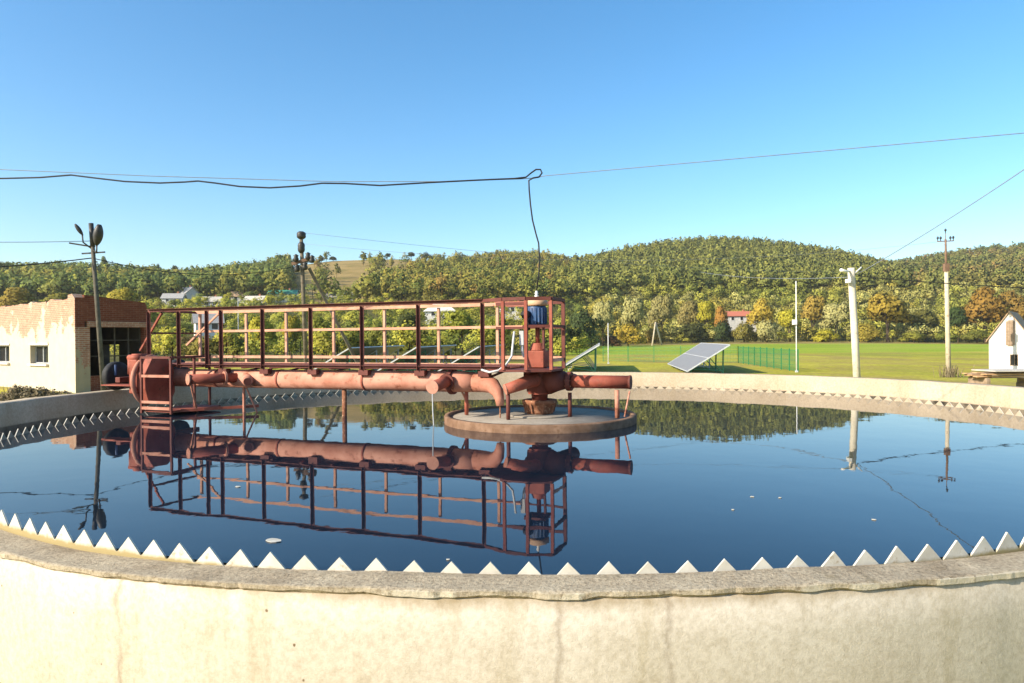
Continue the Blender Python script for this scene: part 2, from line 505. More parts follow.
#        px  : flat-to, mid distance, mid height, skyline distance, skyline y, tree height there
CT = [(-900, 90, 200, 11, 330, 262, 9), (-200, 90, 200, 11, 330, 262, 9), (0, 90, 200, 11, 330, 262, 9), (60, 90, 200, 11, 330, 260, 9),
      (130, 90, 200, 11, 340, 264, 9), (180, 90, 205, 11.5, 350, 269, 9), (210, 90, 205, 12, 360, 266, 9), (260, 90, 205, 12, 380, 260, 9),
      (300, 90, 205, 12, 410, 259, 4), (330, 90, 205, 12, 430, 262, 0), (400, 90, 210, 12, 440, 259, 0), (440, 90, 210, 12, 450, 256, 4), (470, 90, 215, 12, 460, 252, 9),
      (510, 90, 220, 12, 470, 247, 9), (555, 100, 240, 13, 470, 249, 9), (580, 140, 260, 15, 450, 256, 9), (620, 200, 280, 17, 470, 248, 9),
      (660, 205, 285, 18, 480, 240, 9), (720, 205, 285, 18, 490, 235, 9), (780, 205, 285, 18, 490, 240, 9), (840, 205, 285, 18, 490, 249, 9),
      (875, 205, 285, 18, 500, 257, 9), (893, 205, 285, 18, 560, 262, 9), (920, 205, 285, 17, 620, 256, 9), (950, 205, 285, 17, 640, 250, 9),
      (985, 205, 285, 17, 640, 246, 9), (1030, 205, 285, 17, 640, 242, 9), (1300, 205, 285, 17, 640, 238, 9), (2200, 205, 285, 17, 640, 240, 9)]
cu = np.array([c[0] for c in CT], float)
cDf, cDv, cZv, cDs, cY, cT = (np.array([c[i] for c in CT], float) for i in range(1, 7))
_hy = YH - ROLL * (cu - CX) * -1.0      # horizon row under the roll
_hy = YH + ROLL * (cu - CX)
cZs = CAMZ + (_hy - cY) * cDs / F - cT


def terrain(x, y):
    """height of the ground at arrays x, y"""
    x = np.asarray(x, float); y = np.asarray(y, float)
    d = np.hypot(x, y)
    az = np.arctan2(x, y)
    azc = np.clip(az, -1.1, 1.18)
    u = CX + F * np.tan(azc)
    k = np.cos(azc)                      # profile distances are along y
    Df, Dv, Zv, Ds, Zs = (np.interp(u, cu, c) for c in (cDf, cDv, cZv, cDs, cZs))
    yy = d * np.maximum(k, .35)
    def ss(t): t = np.clip(t, 0, 1); return t * t * (3 - 2 * t)
    t1 = np.clip((yy - Df) / (Dv - Df), 0, 1)
    t2 = np.clip((yy - Dv) / (Ds - Dv), 0, 1)
    z = GZ + (Zv - GZ) * t1 ** 1.25 + (Zs - Zv) * t2 ** 1.18
    fall = ss((yy - Ds) / 1500)
    z = z + (-12 - Zs) * np.where(yy > Ds, fall, 0)
    back = ss((np.abs(az) - 1.25) / .5)
    return z * (1 - back) + GZ * back


def tz(x, y): return float(terrain(np.array([x]), np.array([y]))[0])


def build_terrain():
    azs = np.concatenate([np.linspace(-math.pi, -1.0, 40)[:-1], np.linspace(-1.0, 1.0, 321), np.linspace(1.0, math.pi, 40)[1:]])
    rs = np.concatenate([np.linspace(2, 200, 60), np.linspace(204, 800, 120), np.geomspace(830, 9000, 26)])
    A, R = np.meshgrid(azs, rs)
    X, Y = R * np.sin(A), R * np.cos(A)
    Z = terrain(X, Y)
    far = np.clip((R - 160) / 100, 0, 1)
    lump = np.sin(X * .031 + 1.3 * np.sin(Y * .017)) * np.cos(Y * .027 + X * .011) * 1.1
    Z = Z + lump * far * np.clip((900 - R) / 400, 0, 1)
    nA, nR = len(azs), len(rs)
    v = np.stack([X, Y, Z], -1).reshape(-1, 3).tolist()
    i, j = np.meshgrid(np.arange(nR - 1), np.arange(nA - 1), indexing='ij')
    q = (i * nA + j).ravel()
    f = np.stack([q, q + 1, q + nA + 1, q + nA], 1).tolist()
    f.append(tuple(range(nA)))
    me = bpy.data.meshes.new('ground'); me.from_pydata(v, [], f); me.update()
    u = CX + F * np.tan(np.clip(A, -1.2, 1.2))
    Ds = np.interp(u, cu, cDs); yy = R * np.cos(A)
    md = np.clip((u - 296) / 12, 0, 1) * np.clip((452 - u) / 14, 0, 1) * np.clip((yy / Ds - .485) / .04, 0, 1) * (yy < Ds * 1.2)
    wood = np.clip((yy - np.where(u < 560, 60, np.interp(u, cu, cDf) - 4)) / 6, 0, 1)
    at = me.attributes.new('zone', 'FLOAT_COLOR', 'POINT')
    at.data.foreach_set('color', np.stack([md, wood, 0 * md, 0 * md + 1], -1).astype(np.float32).ravel())
    m, t, b = nmat('grass_field_and_woodland_floor')
    g = t.nodes.new('ShaderNodeNewGeometry')
    sep = t.nodes.new('ShaderNodeSeparateXYZ'); t.links.new(g.outputs['Position'], sep.inputs[0])
    P = g.outputs['Position']
    mp = t.nodes.new('ShaderNodeMapping'); mp.inputs['Scale'].default_value = (.25, 1, 1); t.links.new(P, mp.inputs[0])
    mown = ramp(t, noise(t, .16, 8, .7, mp.outputs[0]), [(.3, (.30, .26, .030)), (.5, (.40, .37, .04)), (.7, (.48, .40, .08))])
    crop = ramp(t, noise(t, .10, 5, .6, mp.outputs[0]), [(.3, (.21, .29, .02)), (.7, (.32, .39, .035))])
    # the crop strip lies between two field edges
    nd = noise(t, .05, 3, .5, P)
    yy_ = N(t, 'ShaderNodeMath', operation='MULTIPLY_ADD'); t.links.new(nd, yy_.inputs[0]); yy_.inputs[1].default_value = 14; t.links.new(sep.outputs[1], yy_.inputs[2])
    f1 = N(t, 'ShaderNodeMapRange'); t.links.new(yy_.outputs[0], f1.inputs[0]); f1.inputs[1].default_value = 92; f1.inputs[2].default_value = 99
    f2 = N(t, 'ShaderNodeMapRange'); t.links.new(yy_.outputs[0], f2.inputs[0]); f2.inputs[1].default_value = 178; f2.inputs[2].default_value = 186
    pt_ = ramp(t, noise(t, .7, 8, .72, P), [(.50, (0, 0, 0)), (.66, (.75, .75, .75))])
    mown = mix(t, pt_, mown, (.36, .27, .09))
    pg_ = ramp(t, noise(t, .35, 8, .7, P), [(.55, (0, 0, 0)), (.7, (.7, .7, .7))])
    mown = mix(t, pg_, mown, (.17, .20, .03))
    mp2 = t.nodes.new('ShaderNodeMapping'); mp2.inputs['Scale'].default_value = (.5, .22, 1); t.links.new(P, mp2.inputs[0])
    bl_ = ramp(t, noise(t, .22, 8, .75, mp2.outputs[0], .6), [(.48, (0, 0, 0)), (.60, (.8, .8, .8))])
    mown = mix(t, bl_, mown, (.30, .225, .075))
    bl2 = ramp(t, noise(t, .09, 6, .7, mp2.outputs[0], .3), [(.50, (0, 0, 0)), (.62, (.6, .6, .6))])
    mown = mix(t, bl2, mown, (.20, .24, .03)); crop = mix(t, bl2, crop, (.33, .34, .06))
    c = mix(t, f1.outputs[0], mown, crop)
    dry = ramp(t, noise(t, .3, 5, .6, P), [(.3, (.24, .19, .055)), (.7, (.34, .26, .09))])
    c = mix(t, f2.outputs[0], c, dry)
    za = N(t, 'ShaderNodeAttribute', attribute_name='zone')
    sc = t.nodes.new('ShaderNodeSeparateColor'); t.links.new(za.outputs['Color'], sc.inputs[0])
    floor = ramp(t, noise(t, .12, 5, .6, P), [(.3, (.07, .075, .022)), (.7, (.14, .125, .04))])
    c = mix(t, sc.outputs[1], c, floor)
    meadow = ramp(t, noise(t, .06, 6, .65, P), [(.3, (.17, .14, .04)), (.5, (.30, .21, .08)), (.7, (.36, .27, .11))])
    c = mix(t, sc.outputs[0], c, meadow)
    fine = ramp(t, noise(t, 3.5, 6, .7, P), [(.3, (.6, .6, .55)), (.7, (1.25, 1.25, 1.2))])
    c = mix(t, 1.0, c, fine, 'MULTIPLY')
    t.links.new(c, b.inputs['Base Color'])
    b.inputs['Roughness'].default_value = .95
    b.inputs['Specular IOR Level'].default_value = .1
    bump(t, b, noise(t, 5, 6, .7, P), .6, .1)
    me.materials.append(m)
    me.polygons.foreach_set('use_smooth', [True] * len(me.polygons))
    o = bpy.data.objects.new('ground', me); COL.objects.link(o); tag(o, kind='structure')


build_terrain()


# ------------------------------------------------------------------ trees
def leaves(rs, n, lobes, size, flat=.7, jit=.45):
    """n leaf clumps spread through lobes (cx,cy,cz,rx,rz); returns quads as (n,4,3)"""
    L = np.array(lobes, float)
    wgt = L[:, 3] ** 2 * L[:, 4] ** .5
    k = rs.choice(len(L), n, p=wgt / wgt.sum())
    d = rs.normal(size=(n, 3)); d /= np.linalg.norm(d, axis=1)[:, None]
    d[:, 2] = np.where(d[:, 2] < -.45, -d[:, 2] * .6, d[:, 2])
    rad = rs.uniform(.55, 1.08, n) ** .6
    c = L[k, :3] + d * rad[:, None] * np.stack([L[k, 3], L[k, 3], L[k, 4]], 1)
    nrm = d + rs.normal(scale=jit, size=(n, 3)); nrm /= np.linalg.norm(nrm, axis=1)[:, None]
    r2 = rs.normal(size=(n, 3))
    ta = np.cross(nrm, r2); ta /= np.linalg.norm(ta, axis=1)[:, None]
    tb = np.cross(nrm, ta)
    s = size * rs.uniform(.6, 1.35, n)[:, None]
    q = np.stack([c - ta * s - tb * s * flat * .4, c + ta * s * .3 - tb * s * flat, c + ta * s + tb * s * flat * .3, c - ta * s * .2 + tb * s * flat], 1)
    on = d * .65 + nrm * .5
    tc_ = c - np.array([0, 0, (L[:, 2] * wgt).sum() / wgt.sum()])
    on = on + .55 * tc_ / (np.linalg.norm(tc_, axis=1)[:, None] + 1e-6)
    return q, on / np.linalg.norm(on, axis=1)[:, None]


def crown_lobes(rs, kind):
    """unit tree: height 1, crown width about .8"""
    lb = []
    if kind == 'round':
        for i in range(9):
            th = rs.uniform(0, 6.28); r = rs.uniform(.08, .30); z = rs.uniform(.34, .80)
            r *= 1.0 if z < .62 else .65
            lb.append((r * math.cos(th), r * math.sin(th), z, rs.uniform(.13, .2), rs.uniform(.12, .18)))
        lb.append((0, 0, .58, .26, .26))
    elif kind == 'bush':
        for i in range(9):
            th = rs.uniform(0, 6.28); r = rs.uniform(.12, .42); z = rs.uniform(.18, .72) * (1.1 - r)
            lb.append((r * math.cos(th), r * math.sin(th), z, rs.uniform(.15, .24), rs.uniform(.14, .22)))
        lb.append((0, 0, .4, .34, .38))
    elif kind == 'tall':
        for i in range(9):
            z = .25 + .66 * i / 8; r = .17 * math.sin(math.pi * (.22 + .70 * i / 8)) + .02
            th = rs.uniform(0, 6.28)
            lb.append((r * .55 * math.cos(th), r * .55 * math.sin(th), z, r, .09))
    elif kind == 'pine':
        for i in range(7):
            z = .42 + .52 * i / 6; r = .25 * (1 - (i / 6) ** 1.4) + .05
            th = rs.uniform(0, 6.28)
            lb.append((r * .3 * math.cos(th), r * .3 * math.sin(th), z, r, .075))
    return lb


def quads_mesh(name, q, mat, on):
    n = len(q)
    me = bpy.data.meshes.new(name)
    me.vertices.add(n * 4); me.loops.add(n * 4); me.polygons.add(n)
    me.vertices.foreach_set('co', q.reshape(-1).astype(np.float32))
    me.loops.foreach_set('vertex_index', np.arange(n * 4, dtype=np.int32))
    me.polygons.foreach_set('loop_start', np.arange(0, n * 4, 4, dtype=np.int32))
    me.polygons.foreach_set('loop_total', np.full(n, 4, dtype=np.int32))
    me.update(); me.validate()
    me.attributes.new('outward', 'FLOAT_VECTOR', 'POINT').data.foreach_set('vector', np.repeat(on, 4, axis=0).astype(np.float32).ravel())
    me.materials.append(mat)
    return me


PROTO = {}
for kind, nq, sz in (('round', 2600, .026), ('bush', 2600, .030), ('tall', 1500, .024), ('pine', 1500, .024)):
    PROTO[kind] = []
    for i in range(4):
        rs = np.random.RandomState(100 + i + 10 * len(kind))
        lb = crown_lobes(rs, kind)
        q_, on_ = leaves(rs, nq, lb, sz)
        me = quads_mesh('crown', q_, MAT['leaf'], on_)
        tk = MB()
        tk.tube([(0, 0, -.04), (.006, .004, .2), (-.004, .01, .45), (.0, .0, .7)], [.026, .02, .014, .006], 7)
        for j in range(6):
            l = lb[j % len(lb)]
            z0 = .18 + .06 * j
            tk.tube([(0, 0, z0), (l[0] * .5, l[1] * .5, (z0 + l[2]) / 2 + .02), (l[0], l[1], l[2])], [.011, .008, .003], 5)
        tm = tk.build('trunk', 'trunk')
        tme = tm.data
        bpy.data.objects.remove(tm)
        PROTO[kind].append((me, tme))


def tree(px, ytop, wpx, Y, colr, label, kind='round', name='tree', cat='tree', group=None, base=None):
    """one tree standing on the ground at distance Y under image column px"""
    p = atY(px, 340, Y)
    g = tz(p.x, p.y) if base is None else base
    top = atY(px, ytop, Y).z
    h = max(top - g, .6)
    e = empty(name, (p.x, p.y, g), label, cat, group, rz=rnd.uniform(0, 6.28))
    wide = {'round': .92, 'bush': 1.15, 'tall': .40, 'pine': .55}[kind]
    sx = (wpx * Y / F) / wide
    e.scale = (sx, sx, h / .96)
    me, tm = rnd.choice(PROTO[kind])
    o = bpy.data.objects.new('crown', me); COL.objects.link(o); o.parent = e
    o.color = (colr[0] * 1.12, colr[1] * 1.16, colr[2] * 1.1, 1)
    tr = bpy.data.objects.new('trunk', tm); COL.objects.link(tr); tr.parent = e
    return e


OLIVE, PALE, YEL, GOLD, ORNG, DGRN, GRN, BROWN = (.17, .18, .035), (.38, .34, .14), (.38, .33, .035), (.42, .30, .045), (.38, .20, .045), (.06, .08, .025), (.11, .15, .03), (.17, .085, .04)
belt = 'trees at the foot of the wooded hill'
# the belt at the foot of the right hill
for args in [
    (583, 300, 44, 150, DGRN, 'dark green broad tree just right of the railing cage, behind the pale slanted panel', 'bush'),
    (603, 298, 32, 170, PALE, 'pale straw-green tree directly right of the dark green broad tree', 'round'),
    (634, 295, 34, 185, PALE, 'pale olive tree with a high rounded top, left of the wooden A-frame pole', 'round'),
    (662, 292, 36, 200, (.27, .23, .09), 'pale dusty tree behind the wooden A-frame pole', 'round'),
    (628, 318, 36, 160, GOLD, 'golden yellow bush just right of the thin white mast by the field', 'bush'),
    (612, 333, 22, 152, BROWN, 'small reddish brown bush at the foot of the thin mast by the field edge', 'bush'),
    (655, 322, 26, 192, (.30, .22, .05), 'ochre bush right behind the wooden A-frame pole', 'bush'),
    (688, 296, 34, 215, (.26, .21, .075), 'dusty beige tree above the left solar array corner', 'round'),
    (694, 318, 38, 198, (.06, .065, .02), 'dark green bush behind the top of the grey solar array', 'bush'),
    (707, 298, 26, 210, YEL, 'bright yellow-green round tree left of the red roofed house', 'round'),
    (722, 302, 22, 205, ORNG, 'orange-leaved small tree touching the left end of the red roof', 'round'),
    (722, 315, 28, 196, DGRN, 'dark green bush in front of the red roofed house', 'bush'),
    (744, 316, 30, 192, (.19, .16, .035), 'olive bush below the red roof, left of the pale mounded shrub', 'bush'),
    (767, 314, 34, 190, PALE, 'pale mounded shrub at the field edge, left of the white mast', 'bush'),
    (762, 296, 36, 215, GOLD, 'golden tree row crown left of the white mast above the green fence', 'round'),
    (790, 308, 34, 198, YEL, 'yellow tree right behind the white mast at the fence corner', 'round'),
    (812, 294, 38, 210, (.33, .23, .05), 'tan-orange tree between the white mast and the thick concrete pole', 'round'),
    (836, 300, 40, 205, PALE, 'pale silvery tree directly left of the thick concrete pole', 'round'),
    (826, 325, 30, 192, YEL, 'low yellow shrub at the field edge left of the thick concrete pole', 'bush'),
    (888, 288, 66, 200, (.31, .22, .035), 'big golden-olive tree standing right of the thick concrete pole', 'round'),
    (868, 318, 34, 192, (.27, .21, .035), 'ochre shrub in front of the big golden-olive tree', 'bush'),
    (925, 306, 42, 205, (.13, .12, .03), 'dull olive tree between the big golden-olive tree and the tall slim pole', 'round'),
    (914, 328, 28, 190, (.22, .21, .035), 'low light green shrub left of the tall slim pole at the field edge', 'bush'),
    (958, 306, 30, 205, (.05, .075, .022), 'dark green tree just right of the tall slim pole', 'round'),
    (944, 331, 26, 188, (.17, .18, .03), 'low green shrub behind the foot of the tall slim pole', 'bush'),
    (985, 284, 56, 205, (.26, .15, .03), 'large orange-brown tree left above the small white shed', 'round'),
    (1015, 288, 46, 212, (.24, .15, .035), 'russet tree behind the ridge of the small white shed', 'round'),
    (977, 326, 34, 190, (.15, .15, .03), 'mid green shrub at the field edge left of the small white shed', 'bush'),
    (1052, 290, 60, 205, (.2, .16, .04), 'olive-brown tree beyond the small white shed at the right end of the belt', 'round'),
]:
    tree(*args, group=belt)
# the trees behind the bridge
midg = 'trees behind the scraper bridge'
for args in [
    (20, 286, 60, 150, (.26, .19, .035), 'ochre tree behind the broken top of the brick building, at the left end', 'round'),
    (58, 289, 44, 155, (.20, .18, .035), 'olive-yellow tree behind the brick building, left of the leaning lamp pole', 'round'),
    (121, 286, 46, 140, (.32, .26, .035), 'yellow tree rising behind the bare brick side of the building', 'round'),
    (146, 300, 34, 120, (.28, .27, .035), 'bright yellow-green tree at the right end of the brick building', 'round'),
    (166, 318, 26, 80, YEL, 'vivid yellow bush seen through the leftmost bridge railing opening', 'bush'),
    (176, 299, 20, 196, (.15, .16, .035), 'olive tree partly hiding the grey roofed house high on the slope', 'round'),
    (228, 302, 18, 198, (.17, .17, .035), 'small olive tree among the upper village roofs, left of the green roof', 'round'),
    (192, 330, 34, 75, (.13, .10, .035), 'brownish bush below the white gabled house', 'bush'),
    (206, 329, 44, 70, (.22, .18, .04), 'olive-brown bush hiding the foot of the white gabled house', 'bush'),
    (232, 326, 36, 80, (.18, .13, .035), 'brown-green bush right of the white gabled house', 'bush'),
    (262, 312, 44, 78, YEL, 'yellow-green tree behind the railing, right of the thin garden pole', 'round'),
    (291, 310, 30, 82, (.32, .26, .03), 'golden tree just left of the wooden pole with the diagonal strut', 'round'),
    (322, 314, 40, 78, (.20, .20, .03), 'light olive tree under the diagonal pole strut', 'round'),
    (352, 322, 38, 72, (.30, .27, .035), 'yellow bush at the lower end of the diagonal pole strut', 'bush'),
    (378, 316, 36, 80, (.17, .17, .03), 'olive bush right of the diagonal pole strut', 'bush'),
    (408, 312, 40, 84, (.06, .07, .02), 'dark green tree left of the white hipped cottage roof', 'round'),
    (462, 308, 48, 82, (.24, .24, .035), 'light yellow-green tree right of the white hipped cottage roof', 'round'),
    (498, 312, 44, 80, (.20, .21, .032), 'yellow-green tree behind the left posts of the railing cage', 'round'),
    (538, 306, 46, 88, (.27, .24, .03), 'yellow tree directly behind the blue motor', 'round'),
    (432, 330, 44, 74, (.14, .15, .03), 'green bush in front of the white hipped cottage', 'bush'),
    (565, 318, 38, 100, (.045, .06, .02), 'dark green bush behind the right corner post of the railing cage', 'bush'),
]:
    tree(*args, group=midg)
# lone trees along the meadow skyline
for px, yt, wd, kd, lb in [(281, 254, 12, 'round', 'broad dark lone tree on the skyline left of the wooden pole top'), (308, 255, 9, 'bush', 'small dark tree on the skyline immediately right of the wooden pole'),
                           (322, 255, 9, 'round', 'lone round tree on the bare meadow ridge, first right of the pole'), (334, 256, 12, 'round', 'wide dark tree on the bare meadow ridge, second right of the pole'),
                           (364, 254, 11, 'round', 'rounded tree on the meadow ridge in the middle of the bare stretch'), (371, 255, 7, 'bush', 'small bush beside the rounded meadow ridge tree'),
                           (388, 253, 10, 'round', 'dark tree on the meadow ridge before the woods begin'), (412, 252, 12, 'round', 'taller dark tree on the meadow ridge close to the woods'),
                           (427, 252, 12, 'pine', 'pointed dark tree at the right end of the meadow ridge'), (105, 255, 12, 'round', 'pale rounded tree standing above the left wooded skyline'),
                           (158, 263, 9, 'round', 'grey-brown round tree on the skyline dip of the left hill'), (176, 264, 9, 'round', 'small dark tree on the skyline right of the grey-brown one')]:
    Ds = float(np.interp(px, cu, cDs))
    tree(px, yt, wd, Ds - 3, (.05, .06, .022) if px != 105 else (.12, .14, .035), lb, kd, group='skyline trees on the left hills')


def forest(name, label, count, uR, dR, kinds, tints, hR, seed, reject=None, nq=150, size=.048, wide=(.8, 1.2)):
    """a far-off wood: every tree has its own trunk and crown of leaf clumps, all in one mesh"""
    rs = np.random.RandomState(seed)
    prot = []
    for kd in kinds:
        for i in range(5):
            q, on_ = leaves(rs, nq, crown_lobes(rs, kd), size, .75, .35)
            t = .012
            trunk = np.array([[[-t, 0, -.05], [t, 0, -.05], [t, 0, .6], [-t, 0, .6]], [[0, -t, -.05], [0, t, -.05], [0, t, .6], [0, -t, .6]]])
            prot.append((np.concatenate([q, trunk], 0), np.concatenate([on_, [[-1, 0, 0], [0, -1, 0]]], 0)))
    u = rs.uniform(uR[0], uR[1], count * 3)
    fr = rs.uniform(0, 1, count * 3) ** .8
    d0 = dR[0](u); d1 = dR[1](u)
    Y = d0 + (d1 - d0) * fr
    X = (u - CX) / F * Y
    keep = np.ones(len(u), bool)
    if reject is not None: keep &= ~reject(u, Y, rs)
    # minimum spacing on a hashed grid
    cell = {}; idx = []
    for i in np.nonzero(keep)[0]:
        kx = (int(X[i] // 4.2), int(Y[i] // 4.2))
        if kx in cell: continue
        cell[kx] = 1; idx.append(i)
        if len(idx) >= count: break
    X, Y, u = X[idx], Y[idx], u[idx]
    Z = terrain(X, Y)
    H = rs.uniform(hR[0], hR[1], len(X))
    qs, tn, ons = [], [], []
    tints = np.array(tints) * np.array([1.22, 1.26, 1.1])
    for i in range(len(X)):
        p, pn = prot[rs.randint(len(prot))]
        th = rs.uniform(0, 6.28); c, s = math.cos(th), math.sin(th)
        sx = H[i] * rs.uniform(*wide)
        q = np.empty_like(p)
        q[..., 0] = (p[..., 0] * c - p[..., 1] * s) * sx + X[i]
        q[..., 1] = (p[..., 0] * s + p[..., 1] * c) * sx + Y[i]
        q[..., 2] = p[..., 2] * H[i] + Z[i]
        qs.append(q)
        ons.append(np.stack([pn[:, 0] * c - pn[:, 1] * s, pn[:, 0] * s + pn[:, 1] * c, pn[:, 2]], 1))
        # neighbouring trees tend to be of one kind
        nz = mnoise.noise(Vector((X[i] * .02, Y[i] * .02, seed))) * .5 + .5
        k = int(np.clip((nz * 1.2 - .1 + rs.normal() * .16) * len(tints), 0, len(tints) - 1))
        col = tints[k] * rs.uniform(.7, 1.3)
        cc = np.tile(col, (len(p), 4, 1)); cc[-2:] = (.07, .05, .03)
        tn.append(cc)
    q = np.concatenate(qs, 0); cc = np.concatenate(tn, 0)
    me = quads_mesh(name, q, MAT['forest'], np.concatenate(ons, 0))
    at = me.attributes.new('tint', 'FLOAT_COLOR', 'POINT')
    at.data.foreach_set('color', np.concatenate([cc.reshape(-1, 3), np.ones((cc.shape[0] * 4, 1))], 1).astype(np.float32).ravel())
    o = bpy.data.objects.new(name, me); COL.objects.link(o)
    tag(o, label, 'forest', kind='stuff')
    return o


ip = lambda c, k=0.0: (lambda u: np.interp(u, cu, c) + k)
PINE = [(.13, .14, .035), (.17, .17, .045), (.21, .20, .05), (.15, .155, .04)]
MIXD = [(.07, .10, .03), (.10, .125, .035), (.12, .145, .04), (.17, .17, .04), (.22, .19, .045)]
AUT = [(.10, .12, .03), (.15, .16, .035), (.20, .185, .04), (.24, .20, .045), (.25, .16, .045)]
forest('pine_forest', 'dense pine wood covering the big hill right of centre', 3600, (575, 905), (ip(cDv, -2), ip(cDs, 14)), ['pine', 'pine', 'tall'], PINE, (8, 11.5), 5)
forest('far_woodland', 'brown-green wood on the far hill at the right edge', 1900, (885, 1240), (ip(cDv, -5), ip(cDs, 14)), ['round', 'tall'], [(.13, .14, .035), (.16, .16, .045), (.20, .17, .05), (.23, .155, .055)], (8, 12), 6)
forest('left_woodland', 'dark green wood covering the hill on the left', 3000, (-260, 330), (ip(cDv, 4), ip(cDs, 10)), ['round', 'tall', 'round'], MIXD, (7.5, 11), 8,
       reject=lambda u, Y, rs: ((u > 290) & (Y > np.interp(u, cu, cDs) * .50)) | ((u > 150) & (Y < 225) & (rs.uniform(size=len(u)) < .8)))
forest('slope_woodland', 'mixed green and rust coloured wood on the slope behind the bridge', 2300, (310, 590), (ip(cDv, -4), ip(cDs, 10)), ['round', 'bush', 'tall'], AUT, (6, 10), 9,
       reject=lambda u, Y, rs: (u < 455) & (Y > np.interp(u, cu, cDs) * (.49 + np.clip(u - 350, 0, 200) / 105 * .46)) & (rs.uniform(size=len(u)) < .985))
forest('valley_thicket', 'low thicket and gardens between the bridge and the village', 1300, (-150, 585), (lambda u: 64 + 0 * u, ip(cDv, 12)), ['bush', 'round'], [(.16, .18, .04), (.25, .245, .045), (.33, .30, .05), (.22, .19, .05)], (2.0, 4.2), 10, nq=260, size=.036, wide=(1.0, 1.5),
       reject=lambda u, Y, rs: (u > 186) & (u < 226) & (Y < 120) & (Y > 72))
forest('hill_foot_thicket', 'yellowing undergrowth between the field edge and the pines', 1700, (590, 1240), (ip(cDf, -10), ip(cDv, 8)), ['bush', 'round'], [(.23, .235, .05), (.31, .29, .06), (.38, .34, .12), (.34, .275, .06)], (3, 7.5), 12, nq=260, size=.034, wide=(.9, 1.3),
       reject=lambda u, Y, rs: (u > 715) & (u < 765) & (Y < 235))

# ------------------------------------------------------------------ village houses
def house(px, ybot, Y, wd, dp, hw, hr, wallm, roofm, label, rz=0, hip=False, windows=2, name='village_house'):
    p = atY(px, ybot, Y)
    g = p.z
    e = empty(name, (p.x, p.y, g), label, 'house', 'houses of the village behind the bridge', rz)
    w_ = MB(); w_.box((0, 0, hw / 2 - 2), (wd, dp, hw + 4))
    if not hip:
        for s in (-1, 1):
            x = s * wd / 2
            w_.prism([(x, -dp / 2, hw), (x, dp / 2, hw), (x, 0, hw + hr)], (-s * .2, 0, 0))
    w_.build('wall', wallm, e)
    r = MB(); o = .35; ins = wd * .32 if hip else 0
    zb = hw - o * hr / (dp / 2)
    A = [(-wd / 2 - o, -dp / 2 - o, zb), (wd / 2 + o, -dp / 2 - o, zb), (wd / 2 + o, dp / 2 + o, zb), (-wd / 2 - o, dp / 2 + o, zb)]
    R = [(-wd / 2 - o + ins, 0, hw + hr + .08), (wd / 2 + o - ins, 0, hw + hr + .08)]
    up = lambda q: [(x, y, z + .14) for x, y, z in q]
    r.add(A + R, [(0, 1, 5, 4), (2, 3, 4, 5), (1, 2, 5), (3, 0, 4)] if hip else [(0, 1, 5, 4), (2, 3, 4, 5)])
    ro = r.build('roof', roofm, e)
    md = ro.modifiers.new('thickness', 'SOLIDIFY'); md.thickness = .14
    ch = MB(); ch.box((wd * .2, .3, hw + hr + .1), (.5, .5, 1.0)); ch.build('chimney', 'brick_red', ro)
    for i in range(windows):
        x = (i - (windows - 1) / 2) * wd / (windows + .3)
        f = MB()
        for (cx, cz, sx, sz) in ((0, .55, 1.1, .1), (0, -.55, 1.1, .1), (-.5, 0, .1, 1.0), (.5, 0, .1, 1.0)):
            f.box((x + cx, -dp / 2 - .03, hw * .52 + cz), (sx, .08, sz))
        fo = f.build('window', 'white_paint', e)
        g_ = MB(); g_.box((x, -dp / 2 - .012, hw * .52), (.9, .04, 1.0)); g_.build('pane', 'glass', fo)


MAT['brick_red'] = simple('chimney_brick', (.30, .12, .07), (.40, .18, .11), 6, .9, .1, .2)
for args in [
    (208, 331, 110, 5.4, 5.0, 2.4, 2.0, 'plaster_white', 'roof_grey', 'white gabled house with grey roof seen through the left bridge railing', .5),
    (188, 299, 215, 7, 6, 3.0, 2.4, 'plaster_white', 'roof_grey', 'cream house with bright gable high on the slope, left end of the village', -.6),
    (174, 303, 205, 8, 5, 2.4, 1.8, 'plaster_white', 'roof_grey', 'low house with light grey roof just below the cream gabled one', .1),
    (212, 306, 200, 7, 5, 2.2, 1.8, 'plaster_white', 'sheet', 'small pale roofed house right of the thin mast among gardens', .2),
    (241, 302, 212, 7, 6, 2.8, 2.0, 'plaster_white', 'roof_brown', 'white house half hidden by trees midway up the slope', .15),
    (256, 305, 205, 8, 5, 2.4, 1.6, 'plaster_white', 'sheet', 'low whitish house left below the green roof', -.1),
    (284, 299, 218, 12, 7, 2.6, 1.6, 'plaster_white', 'roof_green', 'long house with a green metal roof beside the wooden pole', .05),
    (340, 303, 208, 11, 7, 2.8, 2.0, 'plaster_white', 'sheet', 'white roofed house right of the wooden pole strut', .2),
    (440, 317, 150, 9, 7, 2.2, 1.9, 'plaster_white', 'plaster_white', 'cottage with a whitish hipped roof behind the bridge railing', .1),
    (512, 314, 170, 11, 7, 3.0, 1.6, 'plaster_white', 'roof_red', 'long low house with a red roof left of the blue motor', .05),
    (738, 322, 225, 14, 8, 3.2, 2.0, 'plaster_white', 'roof_red', 'house with an orange-red roof among the trees right of the grey solar array', .1),
]:
    house(args[0], args[1], args[2], args[3] * .7, args[4] * .7, args[5] * .62, args[6] * .7, *args[7:10], rz=args[10], hip='hipped' in args[9], windows=3 if args[3] > 9 else 2)

# ------------------------------------------------------------------ settling tank
CEN = Vector((0.425, 10.93, 0))
RAZ = np.radians([-180, -150, -120, -90, -60, -30, 0, 30, 60, 90, 120, 150, 180])
RVAL = np.array([7.19, 7.14, 7.25, 7.50, 7.55, 7.42, 7.25, 7.30, 7.66, 7.60, 7.25, 7.13, 7.19])


